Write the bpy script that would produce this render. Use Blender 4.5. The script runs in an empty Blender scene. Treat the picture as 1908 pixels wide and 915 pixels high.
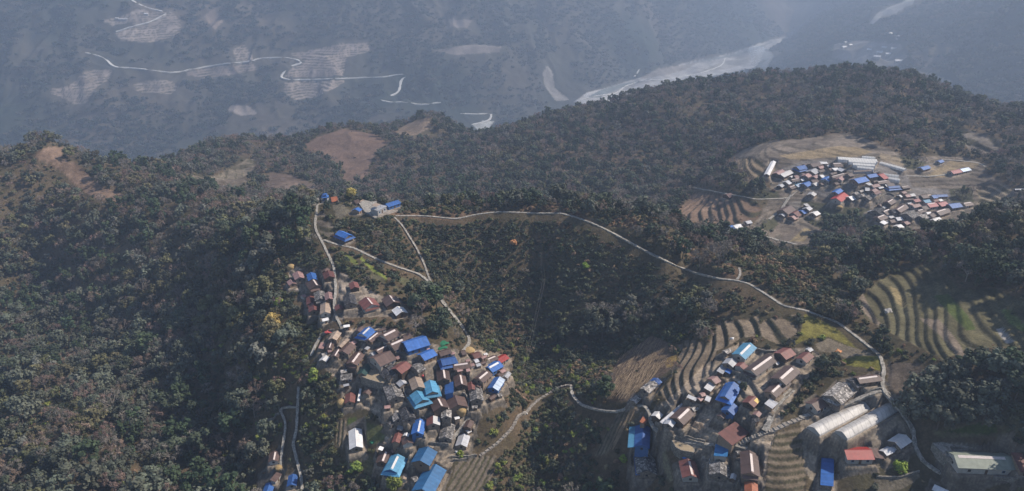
import bpy, bmesh, math, random
import numpy as np
from mathutils import Vector, Matrix

random.seed(7)
RNG = np.random.RandomState(11)
scene = bpy.context.scene
COL = scene.collection
R = math.radians

# ------------------------------------------------------------------ camera
IMW, IMH = 1908.0, 915.0
FPX = 1362.0                 # focal length in photo pixels
PITCH = R(25.0)
cam_d = bpy.data.cameras.new('camera')
cam = bpy.data.objects.new('camera', cam_d)
COL.objects.link(cam)
scene.camera = cam
cam.location = (0, 0, 0)
cam.rotation_euler = (math.pi / 2 - PITCH, 0, 0)
cam_d.sensor_fit = 'HORIZONTAL'
cam_d.sensor_width = 36.0
cam_d.lens = 36.0 * FPX / IMW
cam_d.clip_start = 1.0
cam_d.clip_end = 20000.0
CP, SP = math.cos(PITCH), math.sin(PITCH)


def ray(u, v):
    """direction of the sight line through a photo pixel"""
    a = (np.asarray(u, float) - IMW / 2) / FPX
    b = (IMH / 2 - np.asarray(v, float)) / FPX
    return a, CP + b * SP, -SP + b * CP


def project(x, y, z):
    zc = y * CP - z * SP
    up = y * SP + z * CP
    return IMW / 2 + FPX * x / zc, IMH / 2 - FPX * up / zc, zc


def hit_z(u, v, z):
    dx, dy, dz = ray(u, v)
    t = z / dz
    return dx * t, dy * t


# ------------------------------------------------------------------ noise
def _hash(ix, iy, s):
    h = (ix.astype(np.int64) * 374761393 + iy.astype(np.int64) * 668265263 + s * 1442695041) & 0x7fffffff
    h = ((h ^ (h >> 13)) * 1274126177) & 0x7fffffff
    h = (h ^ (h >> 16)) & 0xffff
    return h / 65535.0


def vnoise(x, y, s=0):
    ix, iy = np.floor(x), np.floor(y)
    fx, fy = x - ix, y - iy
    fx = fx * fx * (3 - 2 * fx)
    fy = fy * fy * (3 - 2 * fy)
    a, b = _hash(ix, iy, s), _hash(ix + 1, iy, s)
    c, d = _hash(ix, iy + 1, s), _hash(ix + 1, iy + 1, s)
    return (a + (b - a) * fx) * (1 - fy) + (c + (d - c) * fx) * fy


def fbm(x, y, s=0, octs=4):
    t, amp, tot = 0.0, 1.0, 0.0
    for k in range(octs):
        t = t + amp * (vnoise(x, y, s + k * 17) * 2 - 1)
        tot += amp
        amp *= 0.5
        x, y = x * 2.03 + 13.7, y * 2.03 + 7.1
    return t / tot


def ridged(x, y, s=0, octs=3):
    t, amp, tot = 0.0, 1.0, 0.0
    for k in range(octs):
        t = t + amp * (1 - abs(vnoise(x, y, s + k * 31) * 2 - 1) * 2)
        tot += amp
        amp *= 0.5
        x, y = x * 2.1 + 3.3, y * 2.1 + 9.2
    return t / tot


# ------------------------------------------------------------------ terrain control
# (pixel u, pixel v, height relative to the drone)
CTRL = [
 # lower left village spur
 (800,905,-209),(660,905,-217),(720,830,-204),(750,700,-188),(650,650,-186),(900,690,-191),(935,740,-197),(880,850,-208),
 (700,620,-183),(620,740,-197),(560,740,-201),(560,870,-218),(490,905,-226),(600,680,-190),
 (540,510,-182),(620,550,-178.5),(740,570,-180),(620,600,-183),(580,600,-190),(530,600,-190),
 (600,400,-168),(590,440,-171),(640,440,-171),(700,500,-175.5),(820,560,-185),(875,640,-193),(560,440,-174),
 (580,378,-165),(640,372,-164.5),(700,382,-165.5),(735,398,-167),(660,410,-168.5),
 # ridge trail
 (800,402,-167.5),(830,405,-168),(860,407,-168.3),(900,400,-166.5),(970,395,-163.5),(1010,395,-162.5),(1120,427,-163),(765,400,-167.2),(940,394,-164.5),(1040,397,-161),(1090,412,-161.5),(1150,437,-165),(1215,474,-170),(1270,500,-175),
 (1190,412,-158),(1250,445,-161),(1330,492,-163),(1395,528,-161),(1440,562,-161),(1530,585,-160.5),(1640,660,-158),
 (1650,725,-161),(1705,800,-167.5),(1750,885,-174),(1800,912,-176),
 # bowl under the trail
 (800,460,-179.5),(900,470,-182),(1000,470,-180),(1100,480,-175.5),(900,520,-192),(1000,520,-190.5),(880,565,-200),(1000,570,-200.5),(1100,570,-194),(1180,560,-187),
 (930,635,-212),(1000,650,-215),(1060,655,-210),(1250,560,-181),(1330,560,-168.5),(1400,600,-165.5),(960,700,-214),
 # near slope between the villages
 (1000,760,-209),(1060,720,-202),(1000,860,-216),(1100,850,-205),(1150,768,-189),(1050,912,-216),(950,905,-217),(1180,905,-205),
 (1200,680,-186),(1270,650,-177),(1130,700,-196),(1120,620,-204),
 # right village
 (1390,650,-166),(1470,660,-164),(1440,720,-165.5),(1350,730,-170),(1270,770,-177),(1200,800,-188),(1240,860,-190),(1330,870,-183),
 (1400,870,-177),(1420,800,-170),(1560,640,-162),(1560,760,-166),(1640,780,-165),(1600,850,-172),(1540,890,-178),(1690,880,-175),(1480,850,-174),
 # right terraces and clump
 (1600,590,-160),(1680,510,-153),(1740,490,-148),(1700,600,-153.5),(1780,570,-147.5),(1860,520,-141.5),(1900,600,-142),(1870,640,-146),
 (1760,690,-152),(1860,700,-149),(1905,760,-153),(1750,790,-163.5),(1835,850,-166),(1905,860,-165),(1840,800,-161.5),
 # wooded knoll at right
 (1880,405,-141),(1800,425,-142),(1750,442,-145),(1660,462,-153),(1560,480,-160),(1460,480,-166),(1360,470,-170),
 # far village shelf
 (1600,340,-190),(1700,390,-203),(1500,400,-207),(1440,435,-213),(1260,405,-224),(1330,395,-215),(1410,395,-204),(1380,340,-203),(1430,330,-196),
 (1400,300,-195),(1450,268,-190),(1570,255,-183),(1700,290,-184),(1800,300,-187),(1880,350,-192),(1600,400,-205),(1840,380,-200),(1560,310,-188),(1650,310,-187),
 # forest behind the trail
 (950,372,-262),(850,372,-268),(1060,372,-262),(950,300,-272),(860,320,-285),(1000,250,-275),(1050,320,-265),(1200,372,-252),(1170,300,-255),(1300,330,-246),
 (1300,270,-238),(1250,240,-236),(1120,230,-258),(920,250,-292),
 # back hill
 (1000,222,-286),(1100,200,-264),(1200,178,-244),(1300,163,-228),(1400,146,-208),(1550,136,-199),(1700,153,-196),(1800,196,-200),(1890,206,-198),
 (1400,205,-222),(1600,220,-186),(1500,180,-207),(1700,220,-182),(1830,250,-182),(1450,240,-205),(1900,260,-178),
 # middle hills at left
 (620,240,-300),(640,300,-300),(650,338,-300),(430,320,-292),(530,345,-276),(400,342,-268),(800,210,-288),(830,280,-305),(885,255,-322),
 (750,335,-290),(700,365,-272),(760,235,-296),(560,300,-300),(480,300,-296),
 # left wooded valley and hill
 (480,760,-215),(400,700,-229),(300,700,-244),(200,800,-236),(50,905,-232),(50,700,-262),(300,850,-236),(440,880,-233),
 (200,600,-272),(50,500,-272),(400,550,-218),(480,490,-190),(300,450,-232),(150,400,-232),(390,388,-217),(80,271,-212),(200,331,-222),(0,303,-209),(330,374,-222),(-60,325,-212),(-140,345,-215),(40,290,-212),
 (120,345,-226),(450,396,-209),(530,398,-188),(250,385,-224),
]
# hidden ground: (pixel u, pixel v for the azimuth, plan range, height)
HID = [
 (600,375,520,-235),(760,380,500,-240),(950,390,480,-232),(1080,400,470,-222),(1200,420,450,-205),(1330,480,420,-182),(1450,480,430,-190),
 (700,375,600,-265),(500,380,620,-240),(1880,400,470,-180),(1780,430,440,-178),(1650,455,430,-185),(1280,455,450,-205),
 (100,255,950,-400),(-50,275,1000,-400),(-150,275,1000,-400),(300,300,1300,-520),(450,250,1350,-520),(620,235,1350,-520),(800,210,1400,-520),(890,240,1450,-540),
 (1000,215,1350,-500),(1100,190,1350,-480),(1200,168,1350,-455),(1300,153,1400,-450),(1400,136,1450,-440),(1550,118,1400,-380),(1700,135,1300,-330),(1830,180,1200,-310),(1960,190,1200,-300),
 (100,255,1700,-590),(450,250,1900,-640),(800,220,2000,-660),(1100,178,2100,-670),(1400,123,2200,-650),(1700,135,1750,-420),(1900,180,1600,-380),
 (-300,900,230,-235),(-300,600,450,-290),(-300,300,800,-290),(2200,900,230,-150),(2200,600,330,-110),(2200,400,450,-130),(2200,250,800,-170),(2200,120,2200,-380),
 (954,915,140,-215),(400,915,140,-235),(1500,915,140,-185),(954,915,100,-215),(400,915,100,-235),(1500,915,100,-185),
]
FAR0 = [(-300,250,-640),(-100,250,-650),(150,245,-665),(350,240,-680),(600,235,-690),(850,222,-700),(950,203,-700),(1050,182,-700),(1174,150,-695),(1274,117,-690),(1369,97,-688),(1464,66,-683)]
FARR = [(1100,182,-702),(1200,160,-697),(1300,132,-692),(1400,104,-688),(1450,80,-684),
 (1480,112,-640),(1540,110,-575),(1640,95,-505),(1690,150,-505),(1750,150,-480),(1880,160,-430),(1640,42,-440),(1720,40,-400),(1900,60,-330),(1900,0,-285),(1600,5,-455),(1750,0,-400),(1530,40,-560),(1600,-60,-330),(1800,-60,-260)]


def az_of(u, v):
    dx, dy, dz = ray(u, v)
    return math.atan2(dx, dy)


pa, pr, pz = [], [], []


def addp(az, r, z):
    pa.append(az); pr.append(r); pz.append(z)


for u, v, z in CTRL + FARR:
    x, y = hit_z(u, v, z)
    addp(math.atan2(x, y), math.hypot(x, y), z)
for u, v, r, z in HID:
    addp(az_of(u, v), r, z)
# skylines given by their range: (pixel u, pixel v of the bare ground, plan range)
for u, v, r in [(245,352,1090),(270,340,1085),(300,326,1080),(330,312,1080),(365,294,1080),(405,278,1080),(450,266,1080)]:
    dx, dy, dz = ray(u, v)
    addp(math.atan2(dx, dy), r, r * dz / math.hypot(dx, dy))
for u, v, z in FAR0:
    x, y = hit_z(u, v, z)
    h0 = math.hypot(x, y)
    addp(math.atan2(x, y), h0, z)
    for vv in (150, 100, 50, 0, -70):
        if vv > v - 22:
            continue
        dx, dy, dz = ray(u, vv)
        k = -dz / math.hypot(dx, dy)
        s = 0.60
        h = (-z + s * h0) / (k + s)
        addp(math.atan2(dx, dy), h, -k * h)
pa, pr, pz = map(np.array, (pa, pr, pz))
SA, SR = 2.2, 1.0


def tps_fit(a, r, z, lam=3e-4):
    P = np.stack([a * SA, np.log(r) * SR], 1)
    n = len(P)
    d2 = ((P[:, None] - P[None]) ** 2).sum(-1)
    K = 0.5 * d2 * np.log(d2 + 1e-12) + lam * np.eye(n)
    Q = np.concatenate([np.ones((n, 1)), P], 1)
    A = np.block([[K, Q], [Q.T, np.zeros((3, 3))]])
    w = np.linalg.solve(A, np.concatenate([z, np.zeros(3)]))
    return P, w


def tps_eval(P, w, a, r):
    X = np.stack([a.ravel() * SA, np.log(r.ravel()) * SR], 1)
    out = np.zeros(len(X))
    for k in range(0, len(X), 20000):
        c = X[k:k + 20000]
        d2 = ((c[:, None] - P[None]) ** 2).sum(-1)
        out[k:k + 20000] = 0.5 * (d2 * np.log(d2 + 1e-12)) @ w[:len(P)] + w[len(P)] + c @ w[len(P) + 1:]
    return out.reshape(a.shape)


NA = 1000
AZ = np.linspace(R(-52), R(52), NA)
RR = np.concatenate([np.linspace(100, 200, 50)[:-1], np.linspace(200, 450, 420)[:-1], np.linspace(450, 720, 230)[:-1],
                     np.linspace(720, 1300, 170)[:-1], np.linspace(1300, 2250, 70)[:-1], np.linspace(2250, 3350, 300)[:-1], np.linspace(3350, 5200, 110)])
NR = len(RR)
ca = np.linspace(AZ[0], AZ[-1], 240)
cr = np.exp(np.linspace(math.log(100), math.log(5200), 300))
PW = tps_fit(pa, pr, pz)
CZ = tps_eval(PW[0], PW[1], *np.meshgrid(ca, cr))          # (300, 240)
# upsample in log range / azimuth
lr = np.log(RR)
fi = np.interp(lr, np.log(cr), np.arange(300)); i0 = np.minimum(fi.astype(int), 298); fi = (fi - i0)[:, None]
fj = np.interp(AZ, ca, np.arange(240)); j0 = np.minimum(fj.astype(int), 238); fj = (fj - j0)[None]


def up(Zc):
    T = Zc[i0] * (1 - fi) + Zc[i0 + 1] * fi
    return T[:, j0] * (1 - fj) + T[:, j0 + 1] * fj


AA, RG = np.meshgrid(AZ, RR)
GX, GY = RG * np.sin(AA), RG * np.cos(AA)
GZ = np.clip(up(CZ), -760, 60)

# relief: gullies and knobs growing with distance, calm near the villages
mid = np.clip((RG - 380) / 400, 0, 1)
far = np.clip((RG - 1500) / 1000, 0, 1)
nat = 0.8 + 2.6 * mid
GZ += nat * fbm(GX / 38, GY / 38, 3, 4) * (0.35 + 0.65 * np.clip((RG - 330) / 150, 0, 1))
GZ += mid * 7 * ridged(GX / 150 + fbm(GX / 90, GY / 90, 5, 2) * .5, GY / 150, 9, 3)
flat_river = np.clip((GZ + 690) / 60, 0, 1)
GZ += far * flat_river * (70 * ridged(GX / 520 + fbm(GX / 300, GY / 300, 8, 2) * .6, GY / 700, 21, 4) + 26 * ridged(GX / 190 + fbm(GX / 150, GY / 150, 28, 2) * .5, GY / 330, 23, 3) + 14 * fbm(GX / 120, GY / 120, 4, 4))


def heights(x, y, grid=None):
    g = GZ if grid is None else grid
    a, r = np.arctan2(x, y), np.hypot(x, y)
    fa = np.clip((a - AZ[0]) / (AZ[-1] - AZ[0]) * (NA - 1), 0, NA - 1.001)
    fr = np.clip(np.interp(r, RR, np.arange(NR)), 0, NR - 1.001)
    ia, ir = fa.astype(int), fr.astype(int)
    fa, fr = fa - ia, fr - ir
    return (g[ir, ia] * (1 - fa) + g[ir, ia + 1] * fa) * (1 - fr) + (g[ir + 1, ia] * (1 - fa) + g[ir + 1, ia + 1] * fa) * fr


def ground(x, y):
    return float(heights(np.array([x], float), np.array([y], float))[0])


def cast(u, v, lift=0.0, rmin=0.0, rmax=1e9):
    """where the sight line through (u,v) meets the land (raised by lift)"""
    dx, dy, dz = ray(u, v)
    az = math.atan2(dx, dy)
    k = dz / math.hypot(dx, dy)
    fa = min(max((az - AZ[0]) / (AZ[-1] - AZ[0]) * (NA - 1), 0), NA - 1.001)
    ia = int(fa); fa -= ia
    prof = GZ[:, ia] * (1 - fa) + GZ[:, ia + 1] * fa + lift
    gap = prof - RR * k
    inside = (RR >= rmin) & (RR <= rmax)
    ok = (gap >= 0) & inside
    if not ok.any():                                  # grazes a crest: take the closest pass
        r = RR[int(np.argmax(np.where(inside, gap / RR, -9)))]
    else:
        n = int(np.argmax(ok))
        r = RR[n]
        if n > 0 and gap[n - 1] < 0 < gap[n]:
            r = RR[n - 1] + (RR[n] - RR[n - 1]) * (-gap[n - 1] / (gap[n] - gap[n - 1]))
    return Vector((r * math.sin(az), r * math.cos(az), r * k))

# ------------------------------------------------------------------ fields, village ground, bare slopes
TILE = {  # corner and magnification of the detail views the outlines were read from
 'P0': (0, 0, 1.0), 'A': (580, 600, 9.15), 'B': (770, 600, 9.15), 'C': (620, 680, 9.15), 'D': (770, 680, 9.15), 'E': (690, 770, 9.15),
 'F': (690, 815, 9.15), 'G': (510, 485, 11.4375), 'H': (620, 520, 11.4375), 'I': (1330, 630, 9.15), 'J': (1290, 690, 9.15),
 'K': (1170, 690, 9.15), 'L': (1160, 770, 6.31), 'M': (1260, 800, 7.955), 'N': (1490, 680, 6.535), 'O': (1510, 790, 7.32),
 'P': (1708, 780, 6.78), 'Q': (1420, 285, 11.4375), 'R': (1540, 280, 11.4375), 'S': (1540, 340, 10.17), 'T': (1680, 330, 9.15),
 'U': (1680, 280, 8.37), 'V': (1400, 360, 10.17), 'W': (560, 345, 8.318), 'X': (480, 820, 9.54),
 'r1': (480, 480, 3.812), 'r2': (480, 680, 3.816), 'r3': (1040, 580, 4.148), 'r4': (1080, 700, 4.255), 'r5': (1480, 560, 2.577),
 'r6': (1220, 230, 2.773), 'q6': (1250, 420, 2.9), 'q5': (700, 350, 3.05), 'q7': (850, 650, 3.4525), 'q1': (0, 0, 2.0), 'q2': (954, 0, 2.0),
 'q3': (0, 240, 2.859), 'q8': (250, 180, 2.935), 'r7': (480, 330, 3.816),
}


def px(tile, pts):
    ox, oy, s = TILE[tile]
    return [(ox + pts[i] / s, oy + pts[i + 1] / s) for i in range(0, len(pts), 2)]


def densify(p, step=6.0, closed=True):
    out = []
    n = len(p)
    for i in range(n if closed else n - 1):
        a, b = p[i], p[(i + 1) % n]
        m = max(1, int(math.hypot(b[0] - a[0], b[1] - a[1]) / step))
        out += [(a[0] + (b[0] - a[0]) * t / m, a[1] + (b[1] - a[1]) * t / m) for t in range(m)]
    if not closed:
        out.append(p[-1])
    return out


def inside_mask(poly, X, Y):
    """points of the land grid inside a plan outline, as (slice, slice, mask)"""
    P = np.array([(q[0], q[1]) for q in poly])
    a, r = np.arctan2(P[:, 0], P[:, 1]), np.hypot(P[:, 0], P[:, 1])
    ja, jb = np.searchsorted(AZ, [a.min(), a.max()])
    ra, rb = np.searchsorted(RR, [r.min(), r.max()])
    ja, ra = max(ja - 1, 0), max(ra - 1, 0)
    sl = (slice(ra, rb + 1), slice(ja, jb + 1))
    x, y = X[sl], Y[sl]
    m = np.zeros(x.shape, bool)
    n = len(P)
    for i in range(n):
        x1, y1 = P[i]
        x2, y2 = P[(i + 1) % n]
        if y1 == y2:
            continue
        c = ((y1 > y) != (y2 > y)) & (x < (x2 - x1) * (y - y1) / (y2 - y1) + x1)
        m ^= c
    return sl, m


def plan(tile, pts, rmin=0, rmax=1e9, step=6):
    return [cast(u, v, 0, rmin, rmax) for u, v in densify(px(tile, pts), step)]


# base cover of the open land
n1, n2 = fbm(GX / 30, GY / 30, 31, 4), fbm(GX / 8, GY / 8, 37, 3)
tmix = np.clip(0.5 + 0.9 * n1 + 0.35 * n2, 0, 1)[..., None]
LANDC = np.array([.072, .062, .036]) * (1 - tmix) + np.array([.120, .086, .055]) * tmix
t2 = np.clip((fbm(GX / 14, GY / 14, 43, 3) - .18) * 4, 0, 1)[..., None]
LANDC = LANDC * (1 - .5 * t2) + np.array([.118, .088, .056]) * .5 * t2
# the far mountain side: dull green wood with brown clearings
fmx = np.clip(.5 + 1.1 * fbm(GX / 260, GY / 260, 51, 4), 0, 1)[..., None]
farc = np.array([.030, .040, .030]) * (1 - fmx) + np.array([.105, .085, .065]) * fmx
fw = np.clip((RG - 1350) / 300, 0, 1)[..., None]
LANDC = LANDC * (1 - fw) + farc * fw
NOVEG = np.zeros(GX.shape, np.float32)       # 1 where nothing grows tall
SCRUB = np.zeros(GX.shape, np.float32)       # 1 where bushes grow instead of trees

STON = (.34, .275, .21)
# tile, outline, colour, options: t=terrace height, k=keep plants, s=scrub only, f=(furrow spacing, du, dv), rng=(rmin, rmax)
FIELDS = [
 # the far slope and river
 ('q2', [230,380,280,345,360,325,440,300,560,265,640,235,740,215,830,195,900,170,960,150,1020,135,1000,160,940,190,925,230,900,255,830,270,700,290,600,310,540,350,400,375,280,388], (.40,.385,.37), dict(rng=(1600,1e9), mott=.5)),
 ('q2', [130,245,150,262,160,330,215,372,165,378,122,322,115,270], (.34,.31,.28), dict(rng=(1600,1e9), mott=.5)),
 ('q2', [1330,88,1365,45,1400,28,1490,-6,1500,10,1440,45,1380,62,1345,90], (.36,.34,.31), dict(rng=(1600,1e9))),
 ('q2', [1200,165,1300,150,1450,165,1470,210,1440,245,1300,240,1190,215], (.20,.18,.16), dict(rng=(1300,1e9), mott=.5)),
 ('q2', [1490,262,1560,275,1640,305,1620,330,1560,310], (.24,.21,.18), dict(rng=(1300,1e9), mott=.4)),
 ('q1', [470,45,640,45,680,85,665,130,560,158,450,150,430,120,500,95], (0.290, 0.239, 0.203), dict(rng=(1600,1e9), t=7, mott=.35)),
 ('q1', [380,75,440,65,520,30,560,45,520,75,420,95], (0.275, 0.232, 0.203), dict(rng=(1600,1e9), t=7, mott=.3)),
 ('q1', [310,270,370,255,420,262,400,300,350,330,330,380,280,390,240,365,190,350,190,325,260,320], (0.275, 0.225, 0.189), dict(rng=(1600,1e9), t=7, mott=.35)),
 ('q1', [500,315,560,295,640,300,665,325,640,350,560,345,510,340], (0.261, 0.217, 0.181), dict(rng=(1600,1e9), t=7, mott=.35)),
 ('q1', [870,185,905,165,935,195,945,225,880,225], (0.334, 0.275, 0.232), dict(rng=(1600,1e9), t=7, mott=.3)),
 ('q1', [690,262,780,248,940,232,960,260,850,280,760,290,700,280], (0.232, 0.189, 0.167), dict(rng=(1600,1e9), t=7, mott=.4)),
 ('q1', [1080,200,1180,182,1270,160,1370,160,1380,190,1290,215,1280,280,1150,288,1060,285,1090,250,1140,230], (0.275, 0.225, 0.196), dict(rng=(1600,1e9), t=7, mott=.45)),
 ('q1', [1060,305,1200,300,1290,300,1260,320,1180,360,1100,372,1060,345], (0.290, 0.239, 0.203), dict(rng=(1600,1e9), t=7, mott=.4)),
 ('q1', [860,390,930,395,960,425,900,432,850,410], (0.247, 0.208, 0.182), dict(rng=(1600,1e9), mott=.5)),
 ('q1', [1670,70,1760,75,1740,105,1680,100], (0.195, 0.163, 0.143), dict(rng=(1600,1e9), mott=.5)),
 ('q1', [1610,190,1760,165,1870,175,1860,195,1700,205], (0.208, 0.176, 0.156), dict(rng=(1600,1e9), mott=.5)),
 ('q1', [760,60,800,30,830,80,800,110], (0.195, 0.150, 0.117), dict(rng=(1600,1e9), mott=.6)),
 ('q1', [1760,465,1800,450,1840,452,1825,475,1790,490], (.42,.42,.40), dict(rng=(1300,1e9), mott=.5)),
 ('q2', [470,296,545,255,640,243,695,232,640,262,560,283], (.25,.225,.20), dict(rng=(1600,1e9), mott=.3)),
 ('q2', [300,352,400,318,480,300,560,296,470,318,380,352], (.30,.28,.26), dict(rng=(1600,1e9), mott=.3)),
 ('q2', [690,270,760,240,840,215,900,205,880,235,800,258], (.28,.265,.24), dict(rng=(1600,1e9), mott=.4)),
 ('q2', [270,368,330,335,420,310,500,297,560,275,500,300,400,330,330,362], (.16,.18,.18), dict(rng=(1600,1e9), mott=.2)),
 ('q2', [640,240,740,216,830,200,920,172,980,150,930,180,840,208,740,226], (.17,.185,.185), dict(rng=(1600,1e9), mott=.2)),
 # middle hills
 ('P0', [565,272,590,256,640,240,700,250,722,266,702,282,692,300,682,330,656,343,636,343,641,312,626,302,600,287], (.165,.110,.082), dict(rng=(600,1300), mott=.25)),
 ('P0', [735,246,760,230,800,217,804,236,776,252,750,252], (.19,.14,.10), dict(rng=(600,1400), mott=.3)),
 ('q8', [380,455,500,405,560,375,630,335,665,340,660,390,600,440,520,470,420,470], (.20,.165,.12), dict(rng=(500,1300), t=3.0, mott=.3)),
 ('q8', [230,460,330,430,420,455,600,450,660,470,640,500,500,500,300,480], (.145,.115,.085), dict(rng=(500,1300), mott=.4)),
 ('q8', [690,450,760,415,840,425,960,470,1000,490,980,520,880,510,760,500,700,480], (.135,.098,.075), dict(rng=(500,1300), mott=.4)),
 ('q3', [200,120,270,95,340,100,330,160,420,190,470,240,540,310,650,340,690,385,640,400,540,380,450,340,390,290,330,230,260,180,190,160], (.20,.135,.095), dict(rng=(480,900), mott=.6)),
 ('q3', [1100,385,1180,380,1160,410,1240,500,1190,500,1140,420], (.17,.12,.085), dict(rng=(380,900), mott=.5, k=1)),
 # far village shelf
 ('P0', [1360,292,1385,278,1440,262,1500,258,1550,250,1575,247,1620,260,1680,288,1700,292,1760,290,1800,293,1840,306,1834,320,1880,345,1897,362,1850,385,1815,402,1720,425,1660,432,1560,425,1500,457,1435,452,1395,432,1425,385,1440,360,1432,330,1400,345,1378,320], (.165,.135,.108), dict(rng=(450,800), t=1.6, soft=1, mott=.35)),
 ('P0', [1450,290,1500,282,1560,272,1600,275,1625,283,1600,292,1540,294,1480,298], (.27,.205,.125), dict(rng=(450,800), mott=.15)),
 ('P0', [1640,285,1700,300,1745,312,1740,318,1690,312,1640,296], (.24,.19,.13), dict(rng=(450,800), mott=.2)),
 ('P0', [1745,316,1770,300,1800,300,1830,306,1800,318,1760,330,1720,332], (.24,.185,.115), dict(rng=(450,800), mott=.25)),
 ('P0', [1372,296,1398,292,1420,300,1428,318,1410,345,1396,352,1380,345,1384,320], (.22,.165,.11), dict(rng=(450,800), t=2.4, mott=.2)),
 ('P0', [1254,402,1294,358,1345,360,1370,368,1402,372,1420,390,1412,408,1350,420,1280,412], (.185,.125,.088), dict(rng=(420,800), t=2.4, mott=.2)),
 ('P0', [1820,352,1860,340,1890,352,1885,370,1840,385,1815,395,1825,370], (.22,.18,.13), dict(rng=(450,800), t=2.2, mott=.3)),
 ('r6', [640,240,760,195,940,185,1100,165,1160,210,1300,250,1330,330,1520,340,1640,400,1520,470,1440,500,1260,540,1150,500,1080,420,960,400,800,370,700,340,640,320], (.185,.165,.15), dict(rng=(450,800), mott=.35)),
 ('r6', [640,470,690,410,760,400,860,440,840,480,720,505], (.17,.15,.13), dict(rng=(450,800), mott=.4)),
 ('V', [420,680,560,540,640,560,840,640,960,690,700,910,540,880,560,760], (.16,.13,.105), dict(rng=(420,800), mott=.15)),
 ('V', [720,915,1000,660,1120,690,1060,820,1000,915], (.25,.195,.115), dict(rng=(420,800), mott=.25)),
 ('V', [1500,560,1600,480,1627,540,1600,640,1500,640], (.12,.115,.06), dict(rng=(420,800), mott=.2)),
 ('q2', [1640,470,1760,500,1830,520,1810,570,1720,570,1670,520], (.17,.145,.12), dict(rng=(550,1200), t=3, mott=.5)),
 ('q2', [1200,380,1300,400,1330,450,1270,470,1210,430], (.13,.10,.08), dict(rng=(550,1200), mott=.5, k=1)),
 # ridge crest: dry grass and earth
 ('q5', [60,150,160,100,300,110,420,110,640,125,800,125,920,110,1000,85,1060,110,1150,140,1240,190,1180,185,1040,145,900,150,640,140,420,190,280,170], (.125,.082,.052), dict(rng=(330,480), mott=.5, s=1)),
 ('q5', [1300,210,1360,175,1450,155,1530,180,1600,215,1700,285,1830,350,1830,390,1700,330,1560,260,1440,230], (.135,.084,.052), dict(rng=(320,480), mott=.55, s=1)),
 ('q6', [0,60,100,100,220,170,330,210,380,250,370,310,300,280,200,215,60,140], (.16,.105,.066), dict(rng=(300,480), mott=.5, s=1)),
 ('q6', [380,180,470,150,600,220,760,260,800,330,640,340,500,320,420,250], (.165,.125,.07), dict(rng=(300,480), mott=.5, s=1)),
 # terraces beside and below the trail
 ('r7', [410,240,440,220,480,260,540,330,560,390,500,430,440,380,420,320], (.15,.125,.10), dict(rng=(300,480), t=1.5, mott=.4)),
 ('r7', [530,200,600,190,660,240,600,300,560,290], (.145,.125,.09), dict(rng=(300,480), mott=.4)),
 ('r1', [735,-10,800,50,870,100,925,140,905,165,860,130,790,75,730,15], (.19,.215,.05), dict(rng=(300,480), mott=.15)),
 ('r1', [610,-10,640,-25,700,20,715,45,690,50,650,25], (.165,.185,.05), dict(rng=(300,480), mott=.2)),
 ('r1', [985,150,1030,140,1110,170,1165,210,1150,235,1080,210,1010,180], (.11,.105,.055), dict(rng=(300,480), mott=.2)),
 ('r1', [780,80,830,100,960,190,1100,240,1120,260,1030,240,900,185,800,130], (.115,.105,.065), dict(rng=(300,480), t=1.5, mott=.4)),
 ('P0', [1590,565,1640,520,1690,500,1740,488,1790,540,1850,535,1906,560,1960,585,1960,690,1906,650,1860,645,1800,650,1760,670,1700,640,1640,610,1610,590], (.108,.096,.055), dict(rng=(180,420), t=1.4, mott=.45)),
 ('q6', [990,380,1040,370,1090,480,1140,540,1110,540,1040,470], (.21,.165,.125), dict(rng=(180,420), mott=.2)),
 ('q6', [1180,330,1220,340,1270,430,1265,450,1220,420], (.27,.21,.11), dict(rng=(180,420), mott=.2)),
 ('q6', [1340,500,1450,510,1480,540,1560,640,1600,720,1540,700,1460,600], (.19,.15,.115), dict(rng=(180,420), mott=.3)),
 ('q6', [1420,380,1500,370,1600,480,1650,560,1600,570,1500,470], (.075,.095,.03), dict(rng=(180,420), mott=.2)),
 ('q6', [1780,450,1840,460,1908,540,1908,580,1830,530], (.115,.14,.045), dict(rng=(180,420), mott=.2)),
 ('q6', [1755,560,1790,555,1860,630,1810,640], (.33,.31,.29), dict(rng=(180,420), mott=.4)),
 # yellow field and beds by the right village
 ('q6', [720,480,760,490,850,530,900,560,960,620,1020,680,980,660,850,600,780,610,720,620,660,655,640,650,700,600], (.165,.145,.04), dict(rng=(180,420), mott=.3)),
 ('q6', [780,640,850,610,920,640,1000,665,1080,690,1100,710,960,720,860,690,800,680], (.20,.165,.12), dict(rng=(180,420), mott=.2)),
 ('q6', [930,725,1000,705,1120,705,1140,730,1130,785,1050,770,940,755], (.165,.15,.035), dict(rng=(180,420), mott=.3)),
 ('r3', [930,260,1000,220,1120,230,1160,260,1250,70,1380,70,1550,30,1560,100,1600,60,1850,20,1860,170,1700,250,1560,190,1420,200,1330,260,1230,300,1190,440,1130,500,1000,620,880,690,760,640,860,540,930,440], (.185,.145,.105), dict(rng=(200,420), t=1.7, mott=.3)),
 ('r3', [345,680,430,560,420,440,480,350,650,240,720,190,870,250,850,320,920,340,900,430,830,480,700,560,620,620,560,690,420,700], (.135,.095,.07), dict(rng=(200,420), mott=.25)),
 ('r3', [820,420,850,360,910,335,920,370,880,430,840,440], (.33,.22,.08), dict(rng=(200,420), mott=.25)),
 ('r4', [120,640,200,470,300,300,450,260,420,300,330,450,220,620], (.17,.135,.10), dict(rng=(180,420), f=(1.7, 150, -330))),
 ('q7', [0,730,150,690,260,690,240,800,180,915,-60,915,-20,820], (.16,.13,.10), dict(rng=(180,420), f=(2.0, 110, -200))),
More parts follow.
